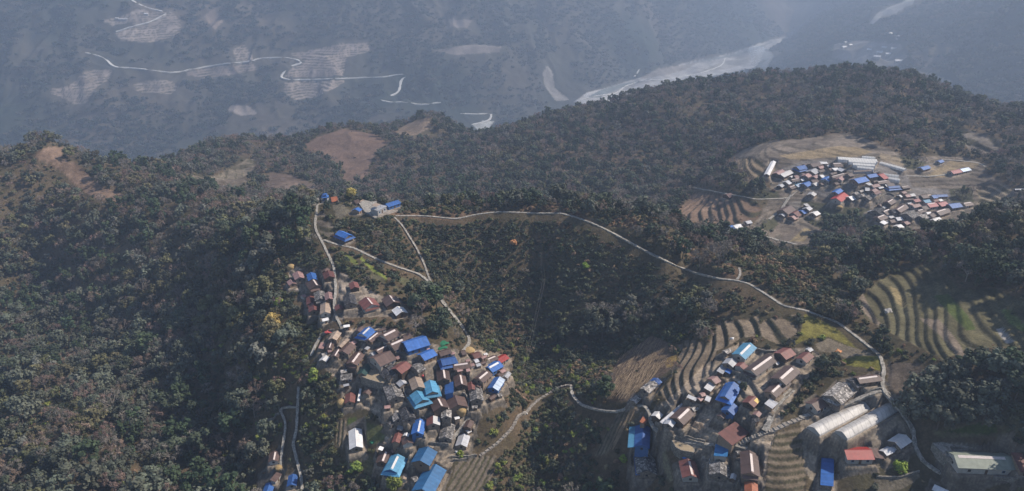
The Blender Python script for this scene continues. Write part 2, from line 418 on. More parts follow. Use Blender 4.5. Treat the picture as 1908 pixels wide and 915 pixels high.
 ('r5', [30,700,170,660,190,690,100,760,20,760], (.17,.145,.105), dict(rng=(180,420), f=(1.6, 40, 90))),
 ('r5', [250,660,370,630,380,650,300,690,220,690], (.165,.14,.10), dict(rng=(180,420), f=(1.6, 40, 90))),
 ('r5', [380,860,520,850,590,820,605,850,520,905,400,925], (.145,.125,.095), dict(rng=(180,420), mott=.2)),
 ('r5', [660,620,800,600,960,560,1060,500,1103,500,1103,640,1000,650,700,660], (.125,.11,.06), dict(rng=(180,420), mott=.4, s=1)),
 ('r5', [720,630,840,600,960,570,980,640,860,640], (.06,.085,.02), dict(rng=(180,420), mott=.2)),
 ('r5', [440,300,600,300,640,340,620,500,560,520,460,420], (.135,.105,.08), dict(rng=(180,420), mott=.4)),
 ('r2', [540,400,640,380,640,520,600,600,560,560], (.18,.14,.10), dict(rng=(180,420), f=(1.8, 5, -100))),
 ('r2', [640,380,700,370,710,440,650,450], (.08,.10,.03), dict(rng=(180,420))),
 ('r2', [720,380,800,420,900,440,920,520,860,560,780,570,740,520], (.11,.115,.05), dict(rng=(180,420), mott=.4)),
 ('L', [390,420,500,440,560,600,590,800,540,800,470,640], (.16,.14,.09), dict(rng=(180,420), mott=.3)),
 ('r4', [1390,490,1500,480,1600,440,1787,390,1830,500,1800,700,1787,960,1400,960,1425,700], (.165,.13,.092), dict(rng=(180,420), t=1.2, mott=.3)),
 ('r2', [660,560,740,580,860,700,840,800,700,740], (.13,.115,.06), dict(rng=(180,420), t=1.2, mott=.4)),
 # trodden, stony village ground
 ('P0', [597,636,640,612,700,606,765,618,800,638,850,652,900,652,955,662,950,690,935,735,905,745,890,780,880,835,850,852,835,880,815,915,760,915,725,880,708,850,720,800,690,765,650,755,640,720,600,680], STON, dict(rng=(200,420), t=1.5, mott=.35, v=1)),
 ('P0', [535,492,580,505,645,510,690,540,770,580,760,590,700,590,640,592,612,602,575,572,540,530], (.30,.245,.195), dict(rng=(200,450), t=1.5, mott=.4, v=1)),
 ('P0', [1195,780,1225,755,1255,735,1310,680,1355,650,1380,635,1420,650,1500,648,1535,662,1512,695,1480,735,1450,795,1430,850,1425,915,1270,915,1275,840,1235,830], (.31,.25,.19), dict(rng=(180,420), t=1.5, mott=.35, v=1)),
 ('P0', [1490,775,1530,735,1570,705,1640,695,1655,725,1695,775,1700,830,1690,870,1600,870,1530,915,1500,880], (.25,.205,.155), dict(rng=(180,420), mott=.4, v=1)),
 ('P', [180,370,320,310,1120,320,1200,380,1356,420,1356,700,1100,650,500,640,350,560], (.24,.215,.18), dict(rng=(150,420), mott=.25, v=1)),
 ('X', [0,600,140,500,330,490,460,510,400,700,300,906,0,906], (.19,.165,.14), dict(rng=(180,420), mott=.3, v=1)),
 ('W', [140,200,300,190,460,170,700,190,900,220,1100,260,1320,280,1560,290,1540,400,1300,470,1180,530,1000,440,880,300,700,240,500,240,300,300,160,310], (.24,.205,.175), dict(rng=(330,480), mott=.3, v=1)),
]
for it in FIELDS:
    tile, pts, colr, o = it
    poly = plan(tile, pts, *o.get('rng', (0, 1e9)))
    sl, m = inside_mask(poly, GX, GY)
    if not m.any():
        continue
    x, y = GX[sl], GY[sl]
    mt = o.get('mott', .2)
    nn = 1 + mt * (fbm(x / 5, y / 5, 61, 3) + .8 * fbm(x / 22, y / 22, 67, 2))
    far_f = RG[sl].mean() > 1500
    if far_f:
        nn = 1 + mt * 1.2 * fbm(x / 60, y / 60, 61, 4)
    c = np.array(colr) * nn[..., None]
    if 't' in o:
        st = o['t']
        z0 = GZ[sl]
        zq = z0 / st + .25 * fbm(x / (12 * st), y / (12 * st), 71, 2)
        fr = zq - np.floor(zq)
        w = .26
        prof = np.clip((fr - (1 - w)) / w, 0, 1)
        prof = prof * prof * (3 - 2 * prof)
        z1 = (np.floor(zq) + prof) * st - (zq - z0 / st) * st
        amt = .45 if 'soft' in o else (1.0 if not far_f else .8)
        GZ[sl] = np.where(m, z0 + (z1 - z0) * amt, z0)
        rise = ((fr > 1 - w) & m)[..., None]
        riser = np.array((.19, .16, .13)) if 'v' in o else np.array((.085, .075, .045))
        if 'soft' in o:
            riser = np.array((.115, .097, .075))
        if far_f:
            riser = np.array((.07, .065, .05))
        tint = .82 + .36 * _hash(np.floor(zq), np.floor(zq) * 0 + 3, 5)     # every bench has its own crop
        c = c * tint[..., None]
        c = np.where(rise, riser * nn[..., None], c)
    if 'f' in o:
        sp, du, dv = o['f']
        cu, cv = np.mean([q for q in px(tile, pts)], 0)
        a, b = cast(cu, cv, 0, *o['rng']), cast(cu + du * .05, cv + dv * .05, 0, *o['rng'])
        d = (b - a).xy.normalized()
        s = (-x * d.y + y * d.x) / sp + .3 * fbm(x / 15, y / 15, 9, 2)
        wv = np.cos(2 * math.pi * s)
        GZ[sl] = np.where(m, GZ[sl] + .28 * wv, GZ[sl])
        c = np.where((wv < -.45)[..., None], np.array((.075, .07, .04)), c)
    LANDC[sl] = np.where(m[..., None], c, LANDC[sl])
    if 's' in o:
        SCRUB[sl] = np.where(m, 1, SCRUB[sl])
    elif 'k' not in o:
        NOVEG[sl] = np.where(m, 2 if 'v' in o else 1, NOVEG[sl])

# plants growing between the far fields and houses
for tile, pts in (('r6', [470,320,560,325,640,355,640,390,540,388,440,370]), ('r6', [760,400,930,420,960,470,900,560,800,520,740,470]), ('r6', [950,430,1120,440,1170,545,1000,580,880,580]),
                  ('r6', [1260,165,1400,200,1380,250,1300,230]), ('r6', [1520,340,1640,330,1650,410,1540,420]), ('r6', [940,170,1000,215,1000,235,930,215]), ('r6', [560,500,620,480,640,520,600,560,540,540])):
    sl, m = inside_mask(plan(tile, pts, 420, 800, 10), GX, GY)
    NOVEG[sl] = np.where(m, 0, NOVEG[sl])
    LANDC[sl] = np.where(m[..., None], np.array((.075, .072, .042)), LANDC[sl])

# bushy ground
BUSHY = [
 ('P0', [585,400,735,405,790,412,940,402,1040,402,1110,430,1230,490,1200,560,1120,590,1000,650,960,640,900,650,870,600,800,520,740,500,690,560,640,520,610,470]),
 ('P0', [900,640,1060,640,1150,640,1140,700,1100,760,1170,765,1120,860,1130,915,900,915,930,850,900,840,930,720]),
 ('P0', [545,600,600,640,640,740,710,780,720,850,800,915,530,915,560,800,555,700]),
 ('P0', [1100,640,1250,600,1330,600,1260,640,1160,660]),
 ('P0', [1160,780,1210,770,1260,830,1280,915,1130,915,1150,850]),
 ('P0', [490,480,560,470,620,490,640,520,620,620,560,620,500,560]),
 ('P0', [1390,440,1560,420,1700,420,1690,455,1560,480,1440,490]),
 ('P0', [1330,500,1430,480,1500,500,1600,540,1580,590,1500,575,1430,545]),
 ('P0', [1640,690,1700,690,1740,780,1908,760,1908,915,1740,915,1700,830,1660,740]),
 ('P0', [1410,660,1530,690,1500,760,1450,800,1480,720]),
]
for tile, pts in BUSHY:
    sl, m = inside_mask(plan(tile, pts, 150, 480, 10), GX, GY)
    SCRUB[sl] = np.where(m, 1, SCRUB[sl])

# ------------------------------------------------------------------ paths
def smooth(p, n=2):
    for _ in range(n):
        p = [p[0]] + [(a + b * 2 + c) / 4 for a, b, c in zip(p, p[1:], p[2:])] + [p[-1]]
    return p


def resample(p, step):
    out, carry = [p[0].copy()], 0.0
    for a, b in zip(p, p[1:]):
        L = (b - a).length
        t = step - carry
        while t <= L:
            out.append(a + (b - a) * (t / L))
            t += step
        carry = L - (t - step)
    return out


def zline(pts, step, rng, tile='P0', n=3):
    q = densify(px(tile, pts), step, closed=False)
    return smooth([cast(u, v, 0, *rng).xy for u, v in q], n)


NEAR = (150, 480)
# kind, tile, pixel line, width, range
PATHS = [
 ('footpath', 'P0', [737,402,790,402,820,405,850,408,890,399,930,394.5,1000,397,1045,397,1075,405,1110,418,1150,438,1180,455,1215,473,1262,496,1310,512,1345,520,1372,522,1395,528,1430,550,1460,570,1500,578,1560,600,1600,630,1640,662,1648,690,1643,715,1650,732,1680,765,1702,800,1704,830,1720,860,1760,885,1795,912,1830,930], 1.35, NEAR),
 ('footpath', 'P0', [1372,522,1381,512,1377,498], 1.0, NEAR),
 ('footpath', 'P0', [592,377,590,395,587,412,588,428,600,450,612,475,622,495,626,540,622,570,628,595,636,606,638,618], 1.3, NEAR),
 ('footpath', 'P0', [603,447,625,455,660,462,700,482,740,497,780,510,800,525,815,550,835,575,855,600,873,625,876,638,862,655], 1.5, NEAR),
 ('footpath', 'P0', [735,405,750,420,775,460,790,490,800,520,818,548,832,570], 1.0, NEAR),
 ('footpath', 'P0', [597,627,586,646,578,668], 1.2, NEAR),
 ('footpath', 'P0', [1064,722,1066,736,1082,754,1111,762,1148,767,1169,760,1197,752,1210,765,1214,794,1245,815,1280,824,1315,827,1345,832], 1.3, NEAR),
 ('footpath', 'P0', [1490,778,1528,766,1559,760,1597,744,1612,737,1643,727], 1.4, NEAR),
 ('footpath', 'P0', [1477,726,1461,740,1442,759,1433,789,1421,807], 2.0, NEAR),
 ('footpath', 'r2', [290,150,285,290,275,470,250,560,280,680,310,800,320,915], 1.2, NEAR),
 ('footpath', 'r2', [280,300,200,295,160,300,170,350,200,400,190,500,180,560,165,680,160,760], 1.0, NEAR),
 ('footpath', 'r2', [1360,600,1350,560,1420,480,1500,380,1560,310], 1.3, NEAR),
 ('footpath', 'r6', [590,495,650,450,690,385,740,340,860,330,960,310,1030,310,1090,330], 1.8, (430,800)),
 ('footpath', 'r6', [470,560,560,580,640,605,740,625], 2.0, (400,800)),
 ('footpath', 'r6', [690,385,620,390,560,390,540,395,440,375,380,365,330,355,200,330], 1.6, (430,800)),
 ('footpath', 'r6', [1300,270,1420,275,1500,265,1640,245], 1.8, (430,800)),
 ('footpath', 'r6', [1480,185,1600,195,1680,205,1710,225], 1.8, (430,800)),
 ('stone_steps', 'q7', [150,690,260,610,360,510,410,410,440,428,480,370,540,320,600,285,660,245,740,222,745,255], 1.15, NEAR),
 ('stone_steps', 'r4', [1200,585,1230,560,1330,500,1450,455,1500,440,1560,420,1620,390,1700,358,1787,330], 1.7, NEAR),
 ('stone_steps', 'P', [300,690,385,600], 2.0, NEAR),
 ('road', 'q1', [470,-12,490,0,530,22,580,38,630,45,600,60,560,82,480,100,430,120], 7, (1500, 1e9)),
 ('road', 'q1', [320,195,400,215,405,240,430,252,500,252,570,262,650,272,690,262,780,245,850,235,940,230,950,215,990,215,1070,213,1120,225,1135,235,1080,245,1055,270,1040,290,1050,297,1200,295,1300,290,1430,288,1480,278,1520,272,1525,280,1495,290,1490,320,1490,345,1450,358], 7.5, (1500, 1e9)),
 ('road', 'q1', [1415,366,1430,382,1520,380,1560,392,1650,380], 6, (1300, 1e9)),
 ('road', 'q1', [1715,422,1780,427,1835,418,1828,450,1755,465], 7, (1300, 1e9)),
 ('road', 'q2', [240,378,300,360,400,345,410,325,480,300,560,298,640,285,700,275,790,240,795,215], 6, (1600, 1e9)),
 ('road', 'q2', [455,290,480,250], 5, (1600, 1e9)),
]
PATHPTS = []


def carve(line, w):
    """lay the ground level across the path"""
    P = np.array([(p.x, p.y) for p in line])
    zz = heights(P[:, 0], P[:, 1])
    k = np.ones(7) / 7
    zz = np.convolve(np.pad(zz, 3, mode='edge'), k, 'valid')
    return P, zz


path_lines = []
for kind, tile, pts, w, rng in PATHS:
    ln = zline(pts, 4 if rng[0] < 1000 else 5, rng, tile, 3)
    ln = resample(ln, 1.0 if rng[0] < 300 else (1.6 if rng[0] < 1000 else 9))
    P, zz = carve(ln, w)
    path_lines.append((kind, P, zz, w, rng))
    # nothing grows on it, and the bench below it is level with it
    a, r = np.arctan2(P[:, 0], P[:, 1]), np.hypot(P[:, 0], P[:, 1])
    reach = w * .5 + (1.5 if rng[0] < 1000 else 9)
    for (xx, yy), zc, ai, ri in zip(P, zz, a, r):
        da = reach / ri
        j0_, j1_ = np.searchsorted(AZ, [ai - da, ai + da])
        r0_, r1_ = np.searchsorted(RR, [ri - reach, ri + reach])
        sl = (slice(r0_, r1_ + 1), slice(j0_, j1_ + 1))
        d = np.hypot(GX[sl] - xx, GY[sl] - yy)
        if d.size == 0:
            continue
        NOVEG[sl] = np.where((d < reach) & (NOVEG[sl] < 3), 3, NOVEG[sl])
        if rng[0] < 1000:
            wt = np.clip((reach + .6 - d) / 1.2, 0, 1)
            GZ[sl] = np.where(GZ[sl] > zc, GZ[sl] + (zc - GZ[sl]) * wt, GZ[sl])

# ------------------------------------------------------------------ materials
MATS = {}


class NT:
    def __init__(self, name):
        self.m = bpy.data.materials.new(name)
        self.m.use_nodes = True
        self.t = self.m.node_tree
        self.n = self.t.nodes
        self.bsdf = self.n['Principled BSDF']
        self.bsdf.inputs['Specular IOR Level'].default_value = 0.25
        self.bsdf.inputs['Roughness'].default_value = 0.9

    def new(self, kind, **kw):
        n = self.n.new(kind)
        for k, v in kw.items():
            if hasattr(n, k):
                setattr(n, k, v)
            else:
                n.inputs[k].default_value = v
        return n

    def link(self, a, b):
        self.t.links.new(a, b)

    def noise(self, vec, scale, detail=4, rough=.6):
        n = self.new('ShaderNodeTexNoise')
        n.inputs['Scale'].default_value = scale
        n.inputs['Detail'].default_value = detail
        n.inputs['Roughness'].default_value = rough
        if vec is not None:
            self.link(vec, n.inputs['Vector'])
        return n.outputs['Fac']

    def ramp(self, fac, stops):
        r = self.new('ShaderNodeValToRGB')
        e = r.color_ramp.elements
        while len(e) < len(stops):
            e.new(.5)
        for el, (p, c) in zip(e, stops):
            el.position = p
            el.color = (*c, 1) if len(c) == 3 else c
        self.link(fac, r.inputs['Fac'])
        return r.outputs['Color']

    def mul(self, a, b, fac=1.0):
        x = self.new('ShaderNodeMix', data_type='RGBA', blend_type='MULTIPLY')
        x.inputs[0].default_value = fac
        for s, val in ((x.inputs[6], a), (x.inputs[7], b)):
            if isinstance(val, tuple):
                s.default_value = (*val, 1)
            else:
                self.link(val, s)
        return x.outputs[2]

    def mix(self, f, a, b):
        x = self.new('ShaderNodeMix', data_type='RGBA')
        if isinstance(f, float):
            x.inputs[0].default_value = f
        else:
            self.link(f, x.inputs[0])
        for s, val in ((x.inputs[6], a), (x.inputs[7], b)):
            if isinstance(val, tuple):
                s.default_value = (*val, 1)
            else:
                self.link(val, s)
        return x.outputs[2]

    def maprange(self, v, a, b, c, d):
        m = self.new('ShaderNodeMapRange')
        self.link(v, m.inputs['Value'])
        for k, x in zip(('From Min', 'From Max', 'To Min', 'To Max'), (a, b, c, d)):
            m.inputs[k].default_value = x
        return m.outputs[0]

    def bump(self, h, strength, dist):
        b = self.new('ShaderNodeBump')
        b.inputs['Strength'].default_value = strength
        b.inputs['Distance'].default_value = dist
        self.link(h, b.inputs['Height'])
        self.link(b.outputs[0], self.bsdf.inputs['Normal'])

    def base(self, c):
        if isinstance(c, tuple):
            self.bsdf.inputs['Base Color'].default_value = (*c, 1)
        else:
            self.link(c, self.bsdf.inputs['Base Color'])

    def obj(self):
        return self.new('ShaderNodeTexCoord').outputs['Object']


def gray(x):
    return (x, x, x)


def m_land():
    t = NT('land')
    a = t.new('ShaderNodeVertexColor', layer_name='cover').outputs['Color']
    p = t.new('ShaderNodeNewGeometry').outputs['Position']
    c = t.mul(a, t.ramp(t.noise(p, .35, 6, .7), [(.3, gray(.62)), (.7, gray(1.35))]))
    c = t.mul(c, t.ramp(t.noise(p, .03, 5, .6), [(.3, gray(.8)), (.7, gray(1.2))]))
    v = t.new('ShaderNodeTexVoronoi'); v.inputs['Scale'].default_value = 1.1
    t.link(p, v.inputs['Vector'])
    c = t.mul(c, t.ramp(v.outputs['Distance'], [(.1, gray(1.15)), (.7, gray(.8))]))
    t.base(c)
    t.bump(t.noise(p, .8, 5, .7), .7, .6)
    t.bsdf.inputs['Specular IOR Level'].default_value = 0.1
    return t.m


def m_simple(name, colr, var=.3, scale=1.5, rough=.9, bump=.3, spec=.2, rnd=.0):
    t = NT(name)
    o = t.obj()
    c = t.mul(colr, t.ramp(t.noise(o, scale, 5, .65), [(.3, gray(1 - var)), (.7, gray(1 + var))]))
    if rnd:
        r = t.new('ShaderNodeObjectInfo').outputs['Random']
        c = t.mul(c, t.ramp(r, [(0, gray(1 - rnd)), (1, gray(1 + rnd))]))
    t.base(c)
    t.bsdf.inputs['Roughness'].default_value = rough
    t.bsdf.inputs['Specular IOR Level'].default_value = spec
    if bump:
        t.bump(t.noise(o, scale * 2.5, 4, .7), bump, .15)
    return t.m


def m_tin(name, colr, rust=.35, rough=.55, var=.16, stain=(.12, .065, .045)):
    """ribbed sheet metal: ribs run down the slope (local y), sheets differ a little in tone"""
    t = NT(name)
    o = t.obj()
    s = t.new('ShaderNodeSeparateXYZ'); t.link(o, s.inputs[0])
    # per sheet tone: 0.9 m wide sheets
    sn = t.new('ShaderNodeMath', operation='SNAP'); t.link(s.outputs['X'], sn.inputs[0]); sn.inputs[1].default_value = .95
    w = t.new('ShaderNodeTexWhiteNoise', noise_dimensions='1D'); t.link(sn.outputs[0], w.inputs['W'])
    c = t.mul(colr, t.ramp(w.outputs['Value'], [(0, gray(1 - var)), (1, gray(1 + var))]))
    mp = t.new('ShaderNodeMapping'); t.link(o, mp.inputs[0]); mp.inputs['Scale'].default_value = (1.6, .35, .35)
    streak = t.noise(mp.outputs[0], 1.2, 5, .7)
    oi = t.new('ShaderNodeObjectInfo').outputs['Random']
    c = t.mul(c, t.ramp(oi, [(0, gray(.72)), (1, gray(1.28))]))
    f = t.maprange(streak, .48, .75, 0, rust)
    c = t.mix(f, c, stain)
    c = t.mul(c, t.ramp(t.noise(o, .5, 3), [(.35, gray(.86)), (.65, gray(1.12))]))
    t.base(c)
    wv = t.new('ShaderNodeTexWave', wave_type='BANDS', bands_direction='X')
    wv.inputs['Scale'].default_value = 1.1
    t.link(o, wv.inputs['Vector'])
    t.bump(wv.outputs['Fac'], .35, .06)
    t.bsdf.inputs['Roughness'].default_value = rough
    t.bsdf.inputs['Specular IOR Level'].default_value = .35
    return t.m


def m_slate(name, colr):
    t = NT(name)
    o = t.obj()
    v = t.new('ShaderNodeTexVoronoi'); v.inputs['Scale'].default_value = 1.25
    t.link(o, v.inputs['Vector'])
    bw = t.new('ShaderNodeRGBToBW'); t.link(v.outputs['Color'], bw.inputs[0])
    c = t.mul(colr, t.ramp(bw.outputs[0], [(.15, gray(.35)), (.5, gray(.9)), (.85, gray(1.75))]))
    e = t.new('ShaderNodeTexVoronoi', feature='DISTANCE_TO_EDGE'); e.inputs['Scale'].default_value = 1.25
    t.link(o, e.inputs['Vector'])
    c = t.mul(c, t.ramp(e.outputs['Distance'], [(0, gray(.4)), (.12, gray(1))]))
    c = t.mul(c, t.ramp(t.noise(o, .6, 4), [(.3, gray(.75)), (.7, gray(1.2))]))
    t.base(c)
    t.bump(bw.outputs[0], .8, .25)
    return t.m


def m_stone(name, colr, sc=2.2):
    t = NT(name)
    o = t.obj()
    v = t.new('ShaderNodeTexVoronoi'); v.inputs['Scale'].default_value = sc
    t.link(o, v.inputs['Vector'])
    bw = t.new('ShaderNodeRGBToBW'); t.link(v.outputs['Color'], bw.inputs[0])
    c = t.mul(colr, t.ramp(bw.outputs[0], [(.1, gray(.6)), (.9, gray(1.35))]))
    c = t.mul(c, t.ramp(t.noise(o, .8, 4), [(.3, gray(.75)), (.7, gray(1.2))]))
    t.base(c)
    t.bump(bw.outputs[0], .6, .15)
    return t.m


def m_leaf(name, colr, hue=.02, val=.3, transl=0.0):
    """leaf clumps: tone differs from tree to tree and from clump to clump"""
    t = NT(name)
    r = t.new('ShaderNodeObjectInfo').outputs['Random']
    cl = t.new('ShaderNodeVertexColor', layer_name='clump').outputs['Color']
    h = t.new('ShaderNodeHueSaturation')
    h.inputs['Color'].default_value = (*colr, 1)
    t.link(t.maprange(r, 0, 1, .5 - hue, .5 + hue), h.inputs['Hue'])
    w = t.new('ShaderNodeTexWhiteNoise', noise_dimensions='1D'); t.link(r, w.inputs['W'])
    t.link(t.maprange(w.outputs['Value'], 0, 1, 1 - val, 1 + val), h.inputs['Value'])
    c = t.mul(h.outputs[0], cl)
    t.base(c)
    t.bsdf.inputs['Specular IOR Level'].default_value = .15
    t.bsdf.inputs['Roughness'].default_value = .8
    return t.m


def m_plastic(name, colr, a=.15):
    t = NT(name)
    o = t.obj()
    mp = t.new('ShaderNodeMapping'); t.link(o, mp.inputs[0]); mp.inputs['Scale'].default_value = (.5, .25, .5)
    c = t.mul(colr, t.ramp(t.noise(mp.outputs[0], .9, 4, .6), [(.35, gray(1 - a)), (.65, gray(1 + a * .5))]))
    w = t.new('ShaderNodeTexWave', wave_type='BANDS', bands_direction='X'); w.inputs['Scale'].default_value = .16
    t.link(o, w.inputs['Vector'])
    c = t.mul(c, t.ramp(w.outputs['Fac'], [(0, gray(.78)), (.12, gray(1))]))
    t.base(c)
    t.bsdf.inputs['Roughness'].default_value = .45
    t.bsdf.inputs['Specular IOR Level'].default_value = .3
    tr = t.new('ShaderNodeBsdfTranslucent')
    t.link(c, tr.inputs['Color'])
    mx = t.new('ShaderNodeMixShader')
    mx.inputs[0].default_value = .3
    t.link(t.bsdf.outputs[0], mx.inputs[1]); t.link(tr.outputs[0], mx.inputs[2])
    t.link(mx.outputs[0], t.n['Material Output'].inputs['Surface'])
    return t.m


MATS.update(
 land=m_land(),
 path=m_stone('path_stone', (.31, .285, .25), 1.6), steps=m_stone('step_stone', (.26, .23, .20), 2.0), dirt_road=m_simple('road_dust', (.62, .60, .56), .08, .2, bump=0),
 br=m_tin('brown_tin', (.098, .062, .053), .3), rd=m_tin('red_brown_tin', (.165, .062, .052), .35), rp=m_tin('pink_rust_tin', (.30, .18, .165), .4),
 tn=m_tin('tan_tin', (.33, .25, .19), .25), bl=m_tin('blue_tin', (.034, .115, .35), .30, .5, .13, (.13, .19, .32)),
 bm=m_tin('mid_blue_tin', (.030, .145, .33), .28, .5, .12, (.12, .19, .30)), lb=m_tin('light_blue_tin', (.085, .27, .43), .3, .5, .12, (.17, .27, .36)),
 wh=m_tin('white_tin', (.64, .62, .61), .1, .5, .06, (.35, .29, .25)), si=m_tin('silver_tin', (.40, .40, .42), .18, .45, .10, (.22, .18, .16)),
 gr=m_tin('green_tin', (.022, .066, .060), .08, .5, .08, (.05, .06, .05)), hg=m_tin('grey_green_tin', (.215, .24, .195), .1, .55, .04, (.16, .15, .12)),
 red=m_tin('red_tin', (.30, .032, .028), .05, .45, .05, (.22, .06, .05)), orr=m_tin('orange_rust_tin', (.30, .095, .045), .4),
 pk=m_tin('pink_red_tin', (.36, .10, .10), .15, .5, .08, (.3, .15, .13)),
 sl=m_slate('slate_slabs', (.20, .185, .175)), sd=m_slate('dark_slate', (.075, .073, .078)), sp=m_slate('pale_slabs', (.34, .31, .285)),
 strip=m_simple('pale_sheet', (.60, .52, .49), .15, 1.2, .5, 0), wsheet=m_tin('white_blue_sheet', (.50, .58, .70), .05, .4, .25, (.2, .3, .5)), yel=m_simple('yellow_sheet', (.70, .48, .16), .1, 1, .6, 0),
 wall=m_stone('rubble_wall', (.20, .165, .135), 2.4), mud=m_simple('mud_wall', (.225, .165, .12), .2, 1.2, rnd=.25), white_wall=m_simple('limewash_wall', (.38, .35, .315), .2, .9, rnd=.15),
 wood=m_simple('old_wood', (.095, .066, .048), .3, 2, rnd=.3), bluewall=m_simple('blue_wall', (.055, .13, .30), .15, 1.2), conc=m_simple('concrete', (.34, .325, .31), .12, .8),
 glass=m_simple('dark_glass', (.03, .035, .045), .1, 1, .15, 0, .5), frame=m_simple('blue_frame', (.06, .15, .30), .1, 1), doorm=m_simple('door_wood', (.11, .065, .04), .2, 2),
 drywall=m_stone('dry_stone', (.21, .19, .165), 2.6), yard=m_simple('yard_earth', (.31, .245, .165), .16, .6), straw=m_simple('straw', (.36, .25, .12), .35, 3, bump=.6, rnd=.1),
 plast=m_plastic('greenhouse_plastic', (.66, .63, .60), .2), plastw=m_plastic('white_plastic', (.86, .84, .80), .08), plend=m_simple('plastic_end', (.34, .33, .32), .15, .6, .5, 0),
 tarpred=m_simple('red_tarp', (.48, .09, .08), .15, 1, .6, .2), tarpor=m_simple('orange_tarp', (.55, .25, .11), .15, 1, .6, .2), rock=m_stone('rock', (.42, .39, .36), 1.2), white_bag=m_simple('white_sack', (.72, .70, .68), .08, 1, .7, .2),
 pole=m_simple('stalks', (.30, .225, .15), .35, .4), wire=m_simple('wire', (.16, .15, .14), .1), bark=m_simple('bark', (.12, .095, .075), .3, 1.5, rnd=.2), bark_pale=m_simple('pale_bark', (.21, .18, .155), .25, 1.5, rnd=.2),
 greennet=m_simple('green_net', (.03, .15, .08), .25, 1.5), gold=m_simple('gilt', (.6, .38, .1), .1, 1, .4, 0),
)

# ------------------------------------------------------------------ small builders


def obj_from(name, verts, faces, mat, parent=None, smooth=False, mats=None, mi=None):
    me = bpy.data.meshes.new(name)
    me.from_pydata([tuple(v) for v in verts], [], faces)
    for m in (mats or [mat]):
        me.materials.append(m)
    if mi is not None:
        me.polygons.foreach_set('material_index', mi)
    if smooth:
        me.polygons.foreach_set('use_smooth', [True] * len(me.polygons))
    me.update()
    o = bpy.data.objects.new(name, me)
    COL.objects.link(o)
    if parent is not None:
        o.parent = parent
    return o


def tag(o, label=None, cat=None, group=None, kind=None):
    if label: o['label'] = label
    if cat: o['category'] = cat
    if group: o['group'] = group
    if kind: o['kind'] = kind
    return o


def empty(name, loc, rz=0.0):
    o = bpy.data.objects.new(name, None)
    o.empty_display_size = .5
    o.location = loc
    o.rotation_euler = (0, 0, rz)
    COL.objects.link(o)
    return o


class MB:
    """collects simple solids into one mesh"""
    def __init__(self):
        self.v, self.f = [], []

    def add(self, v, f):
        n = len(self.v)
        self.v += [tuple(p) for p in v]
        self.f += [tuple(i + n for i in q) for q in f]
        return self

    def box(self, x0, x1, y0, y1, z0, z1):
        return self.add([(x0, y0, z0), (x1, y0, z0), (x1, y1, z0), (x0, y1, z0), (x0, y0, z1), (x1, y0, z1), (x1, y1, z1), (x0, y1, z1)],
                        [(3, 2, 1, 0), (4, 5, 6, 7), (0, 1, 5, 4), (1, 2, 6, 5), (2, 3, 7, 6), (3, 0, 4, 7)])

    def slab(self, a, b, c, d, th):
        """thick sheet below the quad a b c d"""
        q = [Vector(p) for p in (a, b, c, d)]
        n = (q[1] - q[0]).cross(q[3] - q[0]).normalized()
        if n.z < 0:
            n = -n
        lo = [p - n * th for p in q]
        return self.add(q + lo, [(0, 1, 2, 3), (7, 6, 5, 4), (0, 4, 5, 1), (1, 5, 6, 2), (2, 6, 7, 3), (3, 7, 4, 0)])

    def rod(self, a, b, r0, r1=None, n=5):
        a, b = Vector(a), Vector(b)
        r1 = r0 if r1 is None else r1
        d = (b - a).normalized()
        u = d.orthogonal().normalized()
        w = d.cross(u)
        vs = []
        for p, r in ((a, r0), (b, r1)):
            for k in range(n):
                t = 2 * math.pi * k / n
                vs.append(p + (u * math.cos(t) + w * math.sin(t)) * r)
        fs = [(k, (k + 1) % n, n + (k + 1) % n, n + k) for k in range(n)]
        fs += [tuple(range(n - 1, -1, -1)), tuple(range(n, 2 * n))]
        return self.add(vs, fs)

    def build(self, name, mat, parent=None, smooth=False):
        return obj_from(name, self.v, self.f, mat, parent, smooth)


# ------------------------------------------------------------------ the land as one sheet
def build_land():
    nv = NR * NA
    co = np.stack([GX, GY, GZ], -1).reshape(-1, 3).astype(np.float32)
    idx = np.arange(nv).reshape(NR, NA)
    q = np.stack([idx[:-1, :-1], idx[:-1, 1:], idx[1:, 1:], idx[1:, :-1]], -1).reshape(-1, 4)
    me = bpy.data.meshes.new('hillside')
    me.vertices.add(nv)
    me.vertices.foreach_set('co', co.ravel())
    nf = len(q)
    me.loops.add(nf * 4)
    me.loops.foreach_set('vertex_index', q.ravel().astype(np.int32))
    me.polygons.add(nf)
    me.polygons.foreach_set('loop_start', np.arange(0, nf * 4, 4, dtype=np.int32))
    me.polygons.foreach_set('loop_total', np.full(nf, 4, np.int32))
    me.polygons.foreach_set('use_smooth', np.ones(nf, bool))
    at = me.color_attributes.new('cover', 'FLOAT_COLOR', 'POINT')
    c = np.ones((nv, 4), np.float32)
    c[:, :3] = np.clip(LANDC, .01, .8).reshape(-1, 3)
    at.data.foreach_set('color', c.ravel())
    me.materials.append(MATS['land'])
    me.update(calc_edges=True)
    o = bpy.data.objects.new('hillside', me)
    COL.objects.link(o)
    return tag(o, 'terraced and wooded Himalayan hillsides running down to the far river valley', 'hillside', kind='structure')




